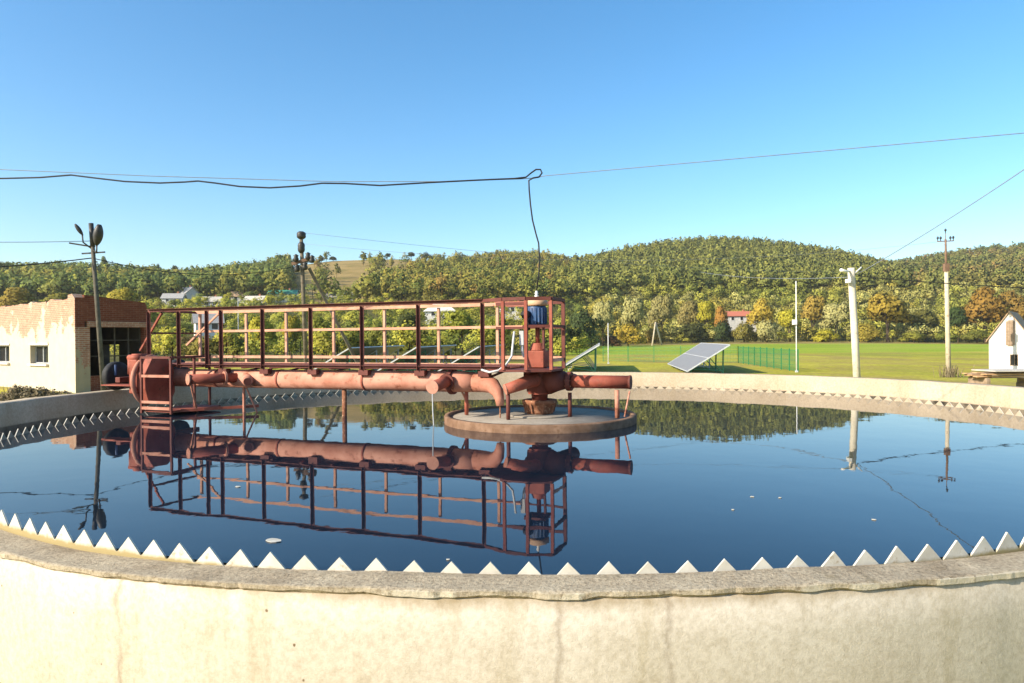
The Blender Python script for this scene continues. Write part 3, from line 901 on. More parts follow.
def ringr(az):
    # smooth periodic interpolation of the slightly out-of-round tank
    az = (az + math.pi) % (2 * math.pi) - math.pi
    k = 9; s = 0
    for i in range(-k, k + 1):
        x = (az + math.radians(i * 2.2) + math.pi) % (2 * math.pi) - math.pi
        s += float(np.interp(x, RAZ, RVAL))
    return s / (2 * k + 1)


def ringpt(az, dr, z):
    r = ringr(az) + dr
    return (CEN.x + r * math.sin(az), CEN.y + r * math.cos(az), z)


tank = empty('settling_tank', (CEN.x, CEN.y, GZ), 'round concrete settling tank full of dark water, with a saw-toothed weir', 'tank')
TOFF = tank.location.copy()


def copz(az):
    x = abs((az - math.pi + math.pi) % (2 * math.pi) - math.pi)     # angle away from the nearest point
    return .030 - .075 * min(1, max(0, (x - .16) / .30)) ** .8


def n1(x, y, z=0): return mnoise.noise(Vector((x, y, z)))


def sweep(name, mat, prof, a0, a1, n, closed, smooth=True):
    """prof(az) -> list of (dr, z) going round the section"""
    mb = MB(); k = None
    cnt = n if closed else n + 1
    for i in range(cnt):
        az = a0 + (a1 - a0) * i / n
        P = prof(az); k = len(P)
        mb.v += [ringpt(az, dr, z) for dr, z in P]
    for i in range(n):
        j = (i + 1) % cnt
        for q in range(k):
            q2 = (q + 1) % k
            mb.f.append((i * k + q, i * k + q2, j * k + q2, j * k + q))
    if not closed:
        mb.f += [tuple(range(k)), tuple(range((cnt - 1) * k, cnt * k))]
    return mb.build(name, mat, tank, TOFF, smooth=smooth)


def inner_prof(az):
    z = copz(az); s = az * 7.2
    j = .003 * n1(s * 1.3, 1) - .02 * max(0, n1(s * 5, 2) - .3)
    return [(.02, -2.0), (.02, z - .006), (.240 + j, z - .04), (.262 + j, z - .056), (.262 + j * .4, z - .25), (.26, -2.0)]


def ledge(az):       # stretches where a strip of whitewashed render still stands out under the coping
    s = az * 7.2
    return min(1, max(0, (n1(s * .42, 77) + .35 * n1(s * 2.7, 78) + .06) * 9))


def coping_prof(az):
    z = copz(az); s = az * 7.2; g = ledge(az)
    e = .264 + .003 * n1(s * 1.1, 5) + .003 * n1(s * 6, 6) + .004 * n1(s * 23, 61) - .022 * max(0, n1(s * 2.3, 9) - .30) - .03 * max(0, n1(s * 9, 19) - .28)
    h1, h2, h3 = (.003 * n1(s * 2.2, 7 + q) + .003 * n1(s * 13, 17 + q) for q in range(3))
    dd = .026 + .012 * n1(s * 5, 51) + .004 * n1(s * 21, 52)
    e2 = e + .009 * g
    return [(.024, z - .005), (.024, z + .002), (.09, z + .004 + h1), (.17, z - .002 + h2), (e - .012, z - .002 + h3), (e, z - .006 + h3), (e2, z - .008 - .004 * g + h3), (e2 + .001, z - dd - .014 * g), (e2 - .03, z - .056)]


sweep('inner_wall', 'wall_conc', inner_prof, 0, 2 * math.pi, 700, True)
cp_ = sweep('coping', 'coping', coping_prof, 0, 2 * math.pi, 1400, True, smooth=False)
ea_ = cp_.data.attributes.new('edge', 'FLOAT', 'POINT')
ea_.data.foreach_set('value', np.concatenate([np.array([.0, .0, .0, .0, .1, .15 + .2 * g_, .5 * g_, .5 * g_, .4 * g_], np.float32) for g_ in (ledge(2 * math.pi * q_ / 1400) for q_ in range(1400))]))


OZ = .36
def outer_prof(az):
    s = az * 8.3
    k = .008 * n1(s * 2, 40)
    d = .83 - .10 * max(0, math.cos(az))
    return [(d, -1.2), (d, OZ - .02), (d + .02, OZ + k), (d + .28, OZ + k), (d + .30, OZ - .02), (d + .30, -1.2)]


sweep('outer_wall', 'outer_conc', outer_prof, math.radians(-140), math.radians(140), 420, False)
sweep('trough_floor', 'outer_conc', lambda az: [(.28, -.75), (.28, -.6), (.70, -.6), (.70, -.75)], math.radians(-140), math.radians(140), 200, False)
# weir plate: one strip with a saw-toothed upper edge
mb = MB(); NT = 212; ph = 0.0
AZN0 = math.pi      # tooth phase chosen at the nearest point
for i in range(NT):
    a_ = AZN0 + (i - .5 + .60) * 2 * math.pi / NT
    da = 2 * math.pi / NT
    zt = .091 + rnd.uniform(-.005, .004); zv = -.014
    jt = rnd.uniform(-.04, .04) * da
    A0, A1, A2 = a_, a_ + da * .5 + jt, a_ + da
    fl = da * .03
    base = len(mb.v)
    ring = [(A0, zv), (A0 + fl, zv), (A1, zt), (A2 - fl, zv), (A2, zv)]
    for dr in (-.004, .008):
        for (t_, z_) in ring: mb.v.append(ringpt(t_, dr, z_))
        for (t_, z_) in ring: mb.v.append(ringpt(t_, dr, -.22))
    for s0 in (0, 10):
        for q in range(4):
            mb.f.append((base + s0 + q, base + s0 + q + 1, base + s0 + 6 + q, base + s0 + 5 + q))
    for q in range(4):
        mb.f.append((base + q, base + q + 1, base + 11 + q, base + 10 + q))
wpl = mb.build('weir_plate', 'weir', tank, TOFF)
wpl.data.materials.append(MAT['weir_in'])
for pl in wpl.data.polygons:           # the water side of the plate is stained
    cx, cy = pl.center.x, pl.center.y; r = math.hypot(cx, cy)
    if abs(pl.normal.z) < .2 and (pl.normal.x * cx + pl.normal.y * cy) / r < -.7: pl.material_index = 1

# water sheet
mb = MB(); n = 360
mb.v = [ringpt(2 * math.pi * i / n, -.003, 0) for i in range(n)]
mb.f = [tuple(range(n))]
tag(mb.build('water', 'water'), kind='structure')
# bits floating on the water
for k, (px, py, s, lb) in enumerate([(273, 541, .06, 'pale scrap floating on the dark water behind the left weir teeth'), (448, 560, .012, 'small pale leaf floating close to the middle weir teeth'),
                      (752, 497, .016, 'tiny leaf afloat on the open water right of centre'), (780, 498, .014, 'second tiny leaf afloat, right of the first on open water'),
                      (733, 510, .012, 'tiny fleck afloat nearer the teeth right of centre'), (874, 520, .016, 'tiny leaf afloat near the right weir teeth'), (238, 487, .03, 'thin pale scum fleck left of the mirrored railing')]):
    p = atZ(px, py, 0)
    mb = MB(); th = rnd.uniform(-.5, .5)
    poly = []
    for i in range(9):
        t_ = 2 * math.pi * i / 9; r = s * rnd.uniform(.75, 1.1)
        poly.append((p.x + r * math.cos(t_) * math.cos(th) - r * .35 * math.sin(t_) * math.sin(th), p.y + r * math.cos(t_) * math.sin(th) + r * .8 * math.sin(t_) * math.cos(th), .002))
    mb.prism(poly, (0, 0, .004))
    tag(mb.build('floating_leaf' if k else 'floating_scrap', 'leafbit', None, p), lb, 'leaf' if k else 'scrap', 'bits floating on the water')

# ------------------------------------------------------------------ centre platform
plat = empty('centre_platform', (CEN.x, CEN.y, 0), 'round concrete platform with a rusty rim in the middle of the water', 'platform')
mb = MB(); mb.lathe([(1.40, -.6), (1.40, .085), (.0, .095)], n=72); mb.build('deck', 'deck_conc', plat, smooth=True)
mb = MB()
nseg = 96
for i in range(nseg):
    t_ = 2 * math.pi * i / nseg; c, s = math.cos(t_), math.sin(t_); jj = .006 * n1(i * .5, 3); zt = .118 + .006 * n1(i * .7, 8)
    for r, z in ((1.405, -.3), (1.405, zt), (1.48 + jj, zt), (1.49 + jj, zt - .02), (1.485, -.3)): mb.v.append((r * c, r * s, z))
for i in range(nseg):
    j = (i + 1) % nseg
    for q in range(5): mb.f.append((i * 5 + q, i * 5 + (q + 1) % 5, j * 5 + (q + 1) % 5, j * 5 + q))
mb.build('rim', 'rimc', plat, smooth=True)
mb = MB(); mb.lathe([(.50, .09), (.50, .112), (.47, .118), (.0, .12)], n=40); mb.build('plinth', 'deck_conc', plat, smooth=True)
mb = MB(); mb.lathe([(.20, .12), (.21, .16), (.235, .26), (.27, .285), (.275, .33), (.25, .34), (.19, .335), (.15, .30), (.0, .30)], n=32)
br_ = mb.build('bearing_housing', 'rust', plat, smooth=True)
mb = MB()
for i in range(8):
    t_ = 2 * math.pi * i / 8 + .2; mb.bar((.215 * math.cos(t_), .215 * math.sin(t_), .14), (.26 * math.cos(t_), .26 * math.sin(t_), .30), .02, .035)
mb.build('rib', 'rust', br_)

# ------------------------------------------------------------------ scraper bridge (local frame: x outward along the bridge, y towards the camera side)
E2 = Vector((-.932, .362, 0)).normalized()
bridge = empty('scraper_bridge', (CEN.x, CEN.y, 0), 'long red rusty scraper bridge with railings spanning from the tank centre to its left wall', 'bridge', rz=math.atan2(E2.y, E2.x))
TOP, DK = 1.90, .86
VN, VF = .50, -.62       # near and far edge
def part(name, mat, fn, parent=bridge, smooth=False, bevel=0):
    m_ = MB(); fn(m_); return m_.build(name, mat, parent, smooth=smooth, bevel=bevel)

X1, Yn = Vector((1, 0, 0)), Vector((0, 1, 0)); Zu = Vector((0, 0, 1))
# main girder pipe
part('girder_pipe', 'pink', lambda m: m.tube([(.95, .30, .61), (1.2, .30, .615), (1.6, .30, .615), (7.3, .30, .605)], [.155, .165, .165, .165], 28), smooth=True)
def rings(m):
    for u in (2.95, 4.7, 6.1): m.tube([(u - .02, .30, .612), (u + .02, .30, .612)], .172, 28)
part('weld_band', 'red', rings, smooth=True)
part('pipe_flange', 'dark_red', lambda m: m.tube([(1.33, .30, .615), (1.39, .30, .615)], .205, 24))
# walkway
def deckf(m):
    for i in range(22):
        v = VF + .05 + i * (VN - VF - .1) / 21
        m.box((4.05, v, DK - .012), (7.5, .022, .024))
    for i in range(13): m.box((.45 + i * .62, (VN + VF) / 2, DK - .045), (.05, VN - VF - .02, .035))
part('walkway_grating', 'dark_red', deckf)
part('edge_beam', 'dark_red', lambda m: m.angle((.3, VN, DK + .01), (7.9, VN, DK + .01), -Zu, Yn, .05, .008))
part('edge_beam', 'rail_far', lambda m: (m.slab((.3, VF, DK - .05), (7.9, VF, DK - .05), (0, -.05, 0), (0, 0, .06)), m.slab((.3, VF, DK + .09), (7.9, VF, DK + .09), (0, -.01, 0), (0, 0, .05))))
UN = [.73, 1.84, 2.885, 3.90, 4.915, 5.84]
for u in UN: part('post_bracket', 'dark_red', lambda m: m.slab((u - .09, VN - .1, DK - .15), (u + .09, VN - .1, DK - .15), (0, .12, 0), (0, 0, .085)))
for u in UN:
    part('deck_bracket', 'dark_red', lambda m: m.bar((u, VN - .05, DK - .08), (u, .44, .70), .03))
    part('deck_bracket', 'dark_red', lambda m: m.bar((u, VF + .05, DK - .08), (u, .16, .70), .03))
# near railing: angle-iron posts, open side to the camera
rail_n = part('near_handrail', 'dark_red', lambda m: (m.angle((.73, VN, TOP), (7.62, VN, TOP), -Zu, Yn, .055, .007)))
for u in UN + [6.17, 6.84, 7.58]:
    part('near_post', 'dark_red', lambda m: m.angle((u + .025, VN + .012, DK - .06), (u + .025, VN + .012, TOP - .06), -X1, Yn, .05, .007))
# far railing: flat faces to the sun
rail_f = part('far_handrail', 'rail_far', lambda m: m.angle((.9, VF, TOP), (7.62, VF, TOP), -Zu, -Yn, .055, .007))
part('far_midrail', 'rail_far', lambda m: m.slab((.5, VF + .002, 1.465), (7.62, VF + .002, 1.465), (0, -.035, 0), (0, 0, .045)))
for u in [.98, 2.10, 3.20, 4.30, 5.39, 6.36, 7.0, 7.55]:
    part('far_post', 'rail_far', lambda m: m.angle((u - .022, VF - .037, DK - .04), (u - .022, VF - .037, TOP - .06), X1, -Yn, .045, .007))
part('end_rail', 'dark_red', lambda m: (m.bar((7.62, VN, TOP - .03), (7.62, VF, TOP - .03), .04), m.bar((7.62, VN, 1.45), (7.62, VF, 1.45), .035)))
part('end_brace', 'rail_far', lambda m: m.bar((7.0, VF, TOP - .06), (7.75, VF + .1, DK + .35), .035))
part('end_brace', 'red', lambda m: m.bar((7.62, VN - .3, TOP - .06), (8.25, VN - .35, DK + .25), .035))
# cage round the drive at the pivot: handrail, midrail and posts
CG = [(.73, VN), (.31, .74), (-.06, .76), (-.40, .63), (-.41, .03), (-.20, VF), (.98, VF)]
def cage_rail(m):
    for p, q in zip(CG[:-1], CG[1:]): m.bar((*p, TOP - .027), (*q, TOP - .027), .05, .05)
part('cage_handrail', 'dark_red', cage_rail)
def cage_mid(m):
    for p, q in zip(CG[2:-1], CG[3:]): m.bar((*p, 1.47), (*q, 1.47), .035, .04)
part('cage_midrail', 'dark_red', cage_mid)
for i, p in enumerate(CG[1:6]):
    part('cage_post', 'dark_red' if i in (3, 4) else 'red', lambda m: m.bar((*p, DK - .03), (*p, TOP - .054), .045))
part('cage_floor', 'dark_red', lambda m: m.prism([(x, y, DK - .03) for x, y in [(.66, VN - .01)] + CG[1:6] + [(.66, VF + .01)]], (0, 0, -.03)))
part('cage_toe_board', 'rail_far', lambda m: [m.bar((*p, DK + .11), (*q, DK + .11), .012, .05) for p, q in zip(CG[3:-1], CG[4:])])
# drive: gearbox, column, blue motor, cap
part('gearbox', 'red', lambda m: (m.box((.02, .02, DK + .11), (.29, .29, .26)), m.lathe([(.13, .24), (.09, .36), (.0, .36)], (.02, .02, DK), 20)), bevel=.012)
part('drive_shaft', 'red', lambda m: m.tube([(.02, .02, DK + .36), (.02, .02, 1.50)], .035, 12), smooth=True)
part('motor_bracket', 'dark_red', lambda m: (m.bar((.16, .16, DK + .27), (.16, .16, 1.46), .035), m.bar((-.12, .14, DK + .27), (-.12, .14, 1.46), .035), m.box((.02, .05, 1.475), (.36, .34, .03))))
mot = part('motor', 'blue', lambda m: m.lathe([(.11, 1.492), (.145, 1.50), (.148, 1.78), (.14, 1.79), (.0, 1.79)], (.02, .05, 0), 28), smooth=True)
part('cooling_fin', 'blue', lambda m: [m.bar((.02 + .15 * math.cos(k * .35), .05 + .15 * math.sin(k * .35), 1.52), (.02 + .15 * math.cos(k * .35), .05 + .15 * math.sin(k * .35), 1.76), .006, .02) for k in range(18)], mot)
part('fan_cover', 'tan_cap', lambda m: m.lathe([(.165, 1.795), (.17, 1.82), (.17, 1.87), (.14, 1.89), (.0, 1.895)], (.02, .05, 0), 28), mot, smooth=True)
part('terminal_box', 'black', lambda m: (m.lathe([(.0, -.075), (.06, -.05), (.078, 0), (.06, .05), (.0, .075)], (.14, .22, 1.66), 16), m.box((.12, .20, 1.50), (.07, .06, .16))), mot, smooth=True)
part('insulator', 'white_paint', lambda m: m.lathe([(.02, 1.897), (.035, 1.91), (.02, 1.935), (.035, 1.95), (.018, 1.97), (.03, 1.99), (.012, 2.03), (.0, 2.03)], (.02, .05, 0), 14), mot, smooth=True)
part('gauge_box', 'grey_metal', lambda m: (m.box((.21, .2, 1.30), (.07, .07, .22)), m.tube([(.21, .2, 1.19), (.20, .22, 1.1), (.18, .2, 1.0)], .022, 8)))
hs = [(.30, .30, 1.40), (.31, .34, 1.2), (.30, .42, 1.02), (.34, .55, .90), (.42, .66, .815), (.55, .70, .79), (.72, .60, .82)]
part('hose', 'hose', lambda m: m.tube([Vector(mnoise_p) for mnoise_p in hs], .017, 10), smooth=True)
# under the deck: hub, elbows, radial stubs and their legs
part('hub', 'dark_red', lambda m: m.lathe([(.0, .30), (.12, .31), (.13, .42), (.20, .46), (.21, .56), (.25, .60), (.25, .78), (.20, .82), (.20, .825), (.0, .825)], n=32), smooth=True)
part('hub_flange', 'red', lambda m: (m.lathe([(.0, .425), (.18, .425), (.18, .455), (.0, .455)], n=28)))
# front elbow: leaves the hub and turns towards the camera
part('elbow_pipe', 'red', lambda m: m.tube([(.0, .10, .66), (.0, .27, .655), (.05, .47, .635), (.145, .62, .59), (.275, .73, .54)], [.11, .105, .098, .088, .08], 24), smooth=True)
part('elbow_cap', 'pink', lambda m: m.tube([(.276, .731, .5395), (.288, .74, .535)], .083, 24))
# down-turned reducer at the inner end of the girder
part('reducer', 'pink', lambda m: m.tube([(.96, .30, .61), (.78, .36, .605), (.60, .46, .57), (.48, .55, .48), (.44, .58, .38), (.43, .585, .28)], [.155, .145, .12, .092, .07, .055], 22), smooth=True)
part('drop_rod', 'rust', lambda m: m.tube([(.43, .585, .28), (.43, .585, .10)], .012, 8))
# opposite arm
arm = part('counter_arm', 'red', lambda m: m.tube([(-.55, .06, .63), (-1.42, .06, .63)], .098, 24), smooth=True)
part('arm_flange', 'dark_red', lambda m: m.tube([(-.47, .06, .63), (-.54, .06, .63)], .145, 22))
af = bpy.data.objects['arm_flange']
for k in range(8):
    t_ = k * math.pi / 4 + .2
    part('bolt', 'rust', lambda m: m.tube([(-.455, .06 + .122 * math.cos(t_), .63 + .122 * math.sin(t_)), (-.555, .06 + .122 * math.cos(t_), .63 + .122 * math.sin(t_))], .012, 6), af)
part('end_flange', 'dark_red', lambda m: m.tube([(-1.42, .06, .63), (-1.45, .06, .63)], .105, 22))
part('arm_reducer', 'dark_red', lambda m: m.tube([(-.15, .05, .62), (-.30, .05, .66), (-.465, .06, .63)], [.20, .19, .12], 22), smooth=True)
part('side_stub', 'dark_red', lambda m: m.tube([(.0, -.10, .64), (-.25, -.35, .62), (-.35, -.7, .60)], .11, 20), smooth=True)
# middle stub to the camera side
part('radial_stub', 'red', lambda m: m.tube([(1.36, .42, .64), (1.36, .98, .575)], .088, 24), smooth=True)
part('stub_cap', 'pink', lambda m: m.tube([(1.36, .981, .575), (1.36, 1.0, .573)], .102, 24))
part('stub_flange', 'dark_red', lambda m: (m.tube([(1.36, .50, .63), (1.36, .53, .627)], .125, 22)))
part('drain_chain', 'galv', lambda m: m.tube([(1.36, .99, .47), (1.355, .99, .2), (1.34, .99, -.05)], .008, 6))
# outer stub
part('radial_stub', 'red', lambda m: m.tube([(5.60, .40, .63), (6.0, 1.12, .635)], .085, 24), smooth=True)
part('stub_cap', 'pink', lambda m: m.tube([(6.001, 1.121, .635), (6.01, 1.14, .635)], .098, 24))
part('stub_flange', 'pink', lambda m: m.tube([(5.70, .58, .631), (5.717, .61, .631)], .12, 22))
part('branch_socket', 'pink', lambda m: m.tube([(5.40, .36, .61), (5.20, .60, .575)], [.12, .085], 20), smooth=True)
part('socket_mouth', 'dark_red', lambda m: m.tube([(5.199, .601, .575), (5.193, .608, .574)], .066, 20))  # dark disc painted for the shade inside the open socket
# legs and struts standing on the platform or dipping into the water
for (p, q, r, mt) in [((.25, .71, .48), (.25, .71, .095), .030, 'dark_red'), ((-.52, .10, .46), (-.52, .10, .095), .030, 'dark_red'), ((-1.24, .06, .51), (-1.24, .06, .095), .035, 'pink'),
                      ((-1.43, .06, .50), (-1.36, .1, .12), .014, 'pink'), ((1.12, .30, .46), (1.12, .30, .095), .032, 'red'), ((1.27, -.0, .5), (1.25, -.0, .1), .028, 'rust'), ((1.24, .22, .46), (1.2, .0, .18), .016, 'pink'),
                      ((3.40, .30, .45), (3.40, .30, -.5), .042, 'rust'), ((5.55, .30, .45), (5.55, .30, -.5), .026, 'pink'), ((5.5, .30, .45), (5.2, .30, -.1), .016, 'pink'), ((5.99, 1.09, .55), (6.45, .46, -.15), .018, 'pink')]:
    part('support_leg', mt, lambda m: m.tube([p, q], r, 10), smooth=True)
# end carriage over the outer wall with drive wheel and gear guard
part('carriage_beam', 'dark_red', lambda m: (m.box((8.02, -.1, .58), (.12, 1.9, .10)), m.box((7.6, .30, .60), (.66, .22, .16))), bevel=.01)
for v in (-.85, .62):
    wh = part('wheel', 'black', lambda m: m.lathe([(.15, -.075), (.24, -.08), (.27, -.05), (.275, 0), (.27, .05), (.24, .08), (.15, .075)], (0, 0, 0), 32), smooth=True)
    wh.location = (8.33, v, OZ + .28); wh.rotation_euler = (0, math.pi / 2, 0)
    hb = part('rim', 'red', lambda m: m.lathe([(.0, -.06), (.05, -.065), (.06, -.04), (.148, -.03), (.148, .03), (.06, .04), (.05, .09), (.0, .09)], (0, 0, 0), 24), wh, smooth=True)
part('wheel_fork', 'blue', lambda m: m.bar((8.20, .74, .30 + OZ), (8.20, .74, .86), .03))
part('shelf_plate', 'red', lambda m: m.box((7.75, .98, .50), (.75, .26, .02)))
# gear guard: flat drum box with clipped upper corners
def guard(m):
    m.prism([(7.06, v, z) for v, z in ((1.0, .18), (1.08, .45), (1.08, .72), (.92, 1.0), (.60, 1.0), (.44, .78), (.42, .35), (.52, .18))], (.20, 0, 0))
part('gear_guard', 'red', guard, bevel=.012)
part('guard_trim', 'pink', lambda m: m.tube([(7.29, .76 + .38 * math.cos(t_ * .2), .58 + .43 * math.sin(t_ * .2)) for t_ in range(-7, 11)], .045, 10), smooth=True)
part('gear_housing', 'red', lambda m: m.box((7.42, .78, .66), (.20, .5, .62)), bevel=.02)
part('gearmotor', 'red', lambda m: (m.tube([(7.30, .98, 1.0), (7.56, .98, 1.0)], .055, 18), m.box((7.40, .9, 1.0), (.16, .2, .14)), m.tube([(7.52, .98, .98), (7.52, .98, .70)], .055, 12)), smooth=True)
# access basket hung on the camera side
bu0, bu1, bv0, bv1 = 6.39, 7.08, 1.14, .257
def basket(m):
    for u in (bu0, bu1): m.bar((u, bv0, .02), (u, bv0, 1.0), .035)
    for u, v in ((bu0, bv1), (bu0, .62)): m.bar((u, v, .10), (u, v, 1.0), .035)
    m.bar((bu0, bv0, 1.01), (bu0, bv1 - .02, 1.01), .04); m.bar((bu0, bv0, 1.01), (bu1, bv0, 1.01), .04)
part('basket_frame', 'dark_red', basket)
for z, h in ((.66, .045), (.20, .045), (.09, .05)): part('basket_bar', 'pink', lambda m: m.slab((bu0 + .02, bv0 + .02, z), (bu1 - .02, bv0 + .02, z), (0, -.03, 0), (0, 0, h)))
part('basket_floor', 'red', lambda m: (m.box(((bu0 + bu1) / 2, .55, .06), (bu1 - bu0, 1.12, .03)), m.bar((bu0 - .02, .95, .07), (bu0 - 1.0, .1, .10), .04, .05)))

# ------------------------------------------------------------------ power cables over the tank
def drop(p, q, sag, n=14):
    p, q = Vector(p), Vector(q)
    return [p.lerp(q, i / n) - Vector((0, 0, sag * 4 * (i / n) * (1 - i / n))) for i in range(n + 1)]

P0 = atY(-330, 164, 11.4); PL = atY(528, 177, 10.9); PR = atY(1024, 133, 9.2); PRR = PL + (PR - PL) * 2.6
def strand(name, pts, r, label, cat='cable', mat='cable', n=6, group=None):
    pts = [Vector(p) for p in pts]
    return tag(MB().tube(pts, r, n).build(name, mat, None, pts[0], smooth=True), label, cat, group)

def yy(px): return 11.4 + (10.9 - 11.4) * (px + 330) / 858
strand('messenger_wire', [P0] + [atY(px, py, yy(px)) for px, py in ((0, 169.5), (150, 176), (330, 181.5), (440, 181.5), (520, 179))] + [PL + Vector((.10, .02, -.01)), atY(545, 175.8, 10.87), PR, PRR], .006, 'thin straight messenger wire running over the whole tank across the sky', 'wire', 'wire')
cab = [(-330, 172), (-200, 176), (-60, 178.5), (0, 178.5), (40, 177.5), (71, 175), (95, 178), (125, 181.5), (160, 183), (185, 182), (198, 181), (215, 183), (240, 186.5), (270, 187.8), (300, 186), (322, 183.2), (345, 183.5), (380, 185.5), (430, 182.5), (480, 180), (515, 178.5), (526, 177.2)]
loop = [(531, 173), (536, 169.5), (540.5, 169.5), (542, 173), (539, 177), (533, 178), (528.8, 180.5)]
dropc = [(529.2, 190), (530.5, 205), (532.5, 220), (536, 234), (538.6, 243), (539.4, 256), (539, 272), (539.5, 289)]
pts = [atY(px, py, yy(px) - .02) for px, py in cab] + [atY(px, py, 10.9 + (.02 if i < 4 else -.02)) for i, (px, py) in enumerate(loop)]
# sit the lower end on the insulator
ins_w = Vector((CEN.x, CEN.y, 0)) + E2 * .02 + Vector((-E2.y, E2.x, 0)) * .05
ins_w.z = 2.03
dp = [atY(px, py, 10.88) for px, py in dropc[:-1]]
strand('power_cable', pts + dp + [ins_w], .013, 'thick black power cable with a loop, dropping to the top of the blue motor', 'cable')

# ------------------------------------------------------------------ poles
def pole_base(px, Y, py=340):
    p = atY(px, py, Y); return Vector((p.x, p.y, tz(p.x, p.y)))

# leaning lamp pole left
top = atY(91, 224, 26); foot = atY(104.5, 398, 25.6); foot.z = GZ
lp = empty('lamp_pole', foot, 'slender leaning grey pole with two dark oval street lamps by the brick building', 'street lamp')
MB().tube([foot + Vector((0, 0, -.2)), foot.lerp(top, .5), top], [.085, .078, .065], 12).build('pole_shaft', 'pole_dark', lp, foot, smooth=True)
hd = top.lerp(foot, .13)
MB().tube([top + Vector((0, 0, .02)), hd], .085, 10).build('pole_head', 'lamp_dark', lp, foot, smooth=True)
for (px, py, px2, py2, wdt, nm) in ((99.5, 224.5, 96.5, 246, .17, 'a'), (75, 224, 83, 235.5, .075, 'b')):
    p, q = atY(px, py, 25.7), atY(px2, py2, 25.8)
    lm = MB(); ax = (q - p); k = 10
    lm.tube([p + ax * (i / k) for i in range(k + 1)], [max(.02, wdt * math.sin(math.pi * min(1, .06 + .94 * i / k)) ** .6) for i in range(k + 1)], 16)
    lo = lm.build('lamp', 'lamp_dark', lp, foot, smooth=True)
    MB().tube([q - ax * .1, q + Vector((0, 0, -.25)), hd + Vector((0, 0, -.1))], .028, 8).build('lamp_arm', 'lamp_dark', lp, foot, smooth=True)
MB().bar(atY(69, 243, 25.6), hd, .05).build('crossarm', 'wood_pole', lp, foot)
MB().bar(hd + Vector((-.4, 0, -.25)), hd + Vector((.45, 0, -.2)), .05).build('wire_bracket', 'lamp_dark', lp, foot)

# wooden pole with strut behind the bridge
top = atY(301, 233, 34); foot = pole_base(306.5, 34.2)
wp = empty('wooden_pole', foot, 'wooden utility pole with stacked dark insulators and a diagonal strut behind the bridge', 'utility pole')
MB().tube([foot - Vector((0, 0, .3)), foot.lerp(top, .6), top], [.11, .10, .085], 12).build('pole_shaft', 'wood_pole', wp, foot, smooth=True)
MB().bar(atY(309, 268, 34.1), atY(372, 376, 35.5) + Vector((0, 0, -.8)), .13).build('strut', 'wood_pole', wp, foot)
up_ = lambda py, dx=0: atY(301.3 + dx, py, 34)
for (y0, y1, r) in ((231.5, 239, .22), (242, 253, .17)):
    p, q = up_(y1), up_(y0)
    MB().tube([p.lerp(q, i / 6) for i in range(7)], [r * f_ for f_ in (.55, .9, 1, .95, 1, .9, .5)], 14).build('insulator_stack', 'lamp_dark', wp, foot, smooth=True)
MB().bar(atY(292, 264, 34), atY(312, 258, 34), .16, .14).build('crossarm', 'pole_rust', wp, foot)
for px, py in ((296, 258), (308, 256), (312, 259), (297, 268), (305, 266)):
    p = atY(px, py, 33.9); MB().lathe([(.0, -.2), (.10, -.18), (.14, -.05), (.09, .05), (.13, .12), (.0, .2)], p, 12).build('insulator', 'lamp_dark', wp, foot, smooth=True)

# thick concrete pole right
top = atY(851, 268, 26.7); foot = pole_base(857.6, 26.6)
cp = empty('concrete_pole', foot, 'thick pale concrete pole with a short white lamp arm behind the far tank wall', 'pole')
MB().tube([foot - Vector((0, 0, .3)), foot.lerp(top, .5), top.lerp(foot, .08), top], [.135, .13, .127, .125], 18).build('pole_shaft', 'pole_conc', cp, foot, smooth=True)
MB().tube([top + Vector((0, 0, -.12)), atY(846, 271.5, 26.4), atY(841, 270, 26.2)], [.03, .05, .06], 10).build('lamp_arm', 'white_paint', cp, foot, smooth=True)
MB().tube([top + Vector((.10, 0, -.25)), atY(861.5, 267, 26.5)], [.035, .025], 8).build('bracket', 'galv', cp, foot, smooth=True)
MB().box(atY(848, 281, 26.5), (.12, .2, .14)).build('junction_box', 'white_paint', cp, foot)

# tall slim pole
top = atY(945.5, 239, 36); foot = pole_base(948.5, 36)
sp = empty('slim_pole', foot, 'tall slim pole with rusty upper part and a small crossarm of insulators at the right', 'utility pole')
mid = foot.lerp(top, .78)
MB().tube([foot - Vector((0, 0, .3)), foot.lerp(top, .4), mid], [.125, .105, .09], 12).build('pole_shaft', 'pole_tan', sp, foot, smooth=True)
MB().tube([mid - Vector((0, 0, .05)), top], [.06, .05], 10).build('pole_top', 'pole_rust', sp, foot, smooth=True)
MB().box(mid + Vector((0, 0, .1)), (.22, .22, .4)).build('clamp', 'pole_rust', sp, foot)
MB().bar(top + Vector((-.42, 0, -.12)), top + Vector((.42, 0, -.1)), .05).build('crossarm', 'pole_rust', sp, foot)
for dx, dz in ((-.40, -.05), (.40, -.03), (0, .35), (-.25, -.05), (.25, -.04)):
    MB().lathe([(.02, -.06), (.02, .04), (.055, .06), (.05, .15), (.0, .2)], top + Vector((dx, 0, dz)), 10).build('insulator', 'lamp_dark', sp, foot, smooth=True)
MB().tube([top, top + Vector((0, 0, .36))], .018, 8).build('pin', 'pole_rust', sp, foot)
tk = MB()
for i in range(90):
    b_ = foot + Vector((rnd.gauss(0, .3), rnd.gauss(-.2, .25), 0)); tk.bar(b_, b_ + Vector((rnd.gauss(0, .12), rnd.gauss(0, .12), rnd.uniform(.2, .65))), .025, .008)
tag(tk.build('weed_clump', 'dryplant', None, foot), 'clump of dry weeds around the foot of the tall slim pole', 'weeds', kind='stuff')

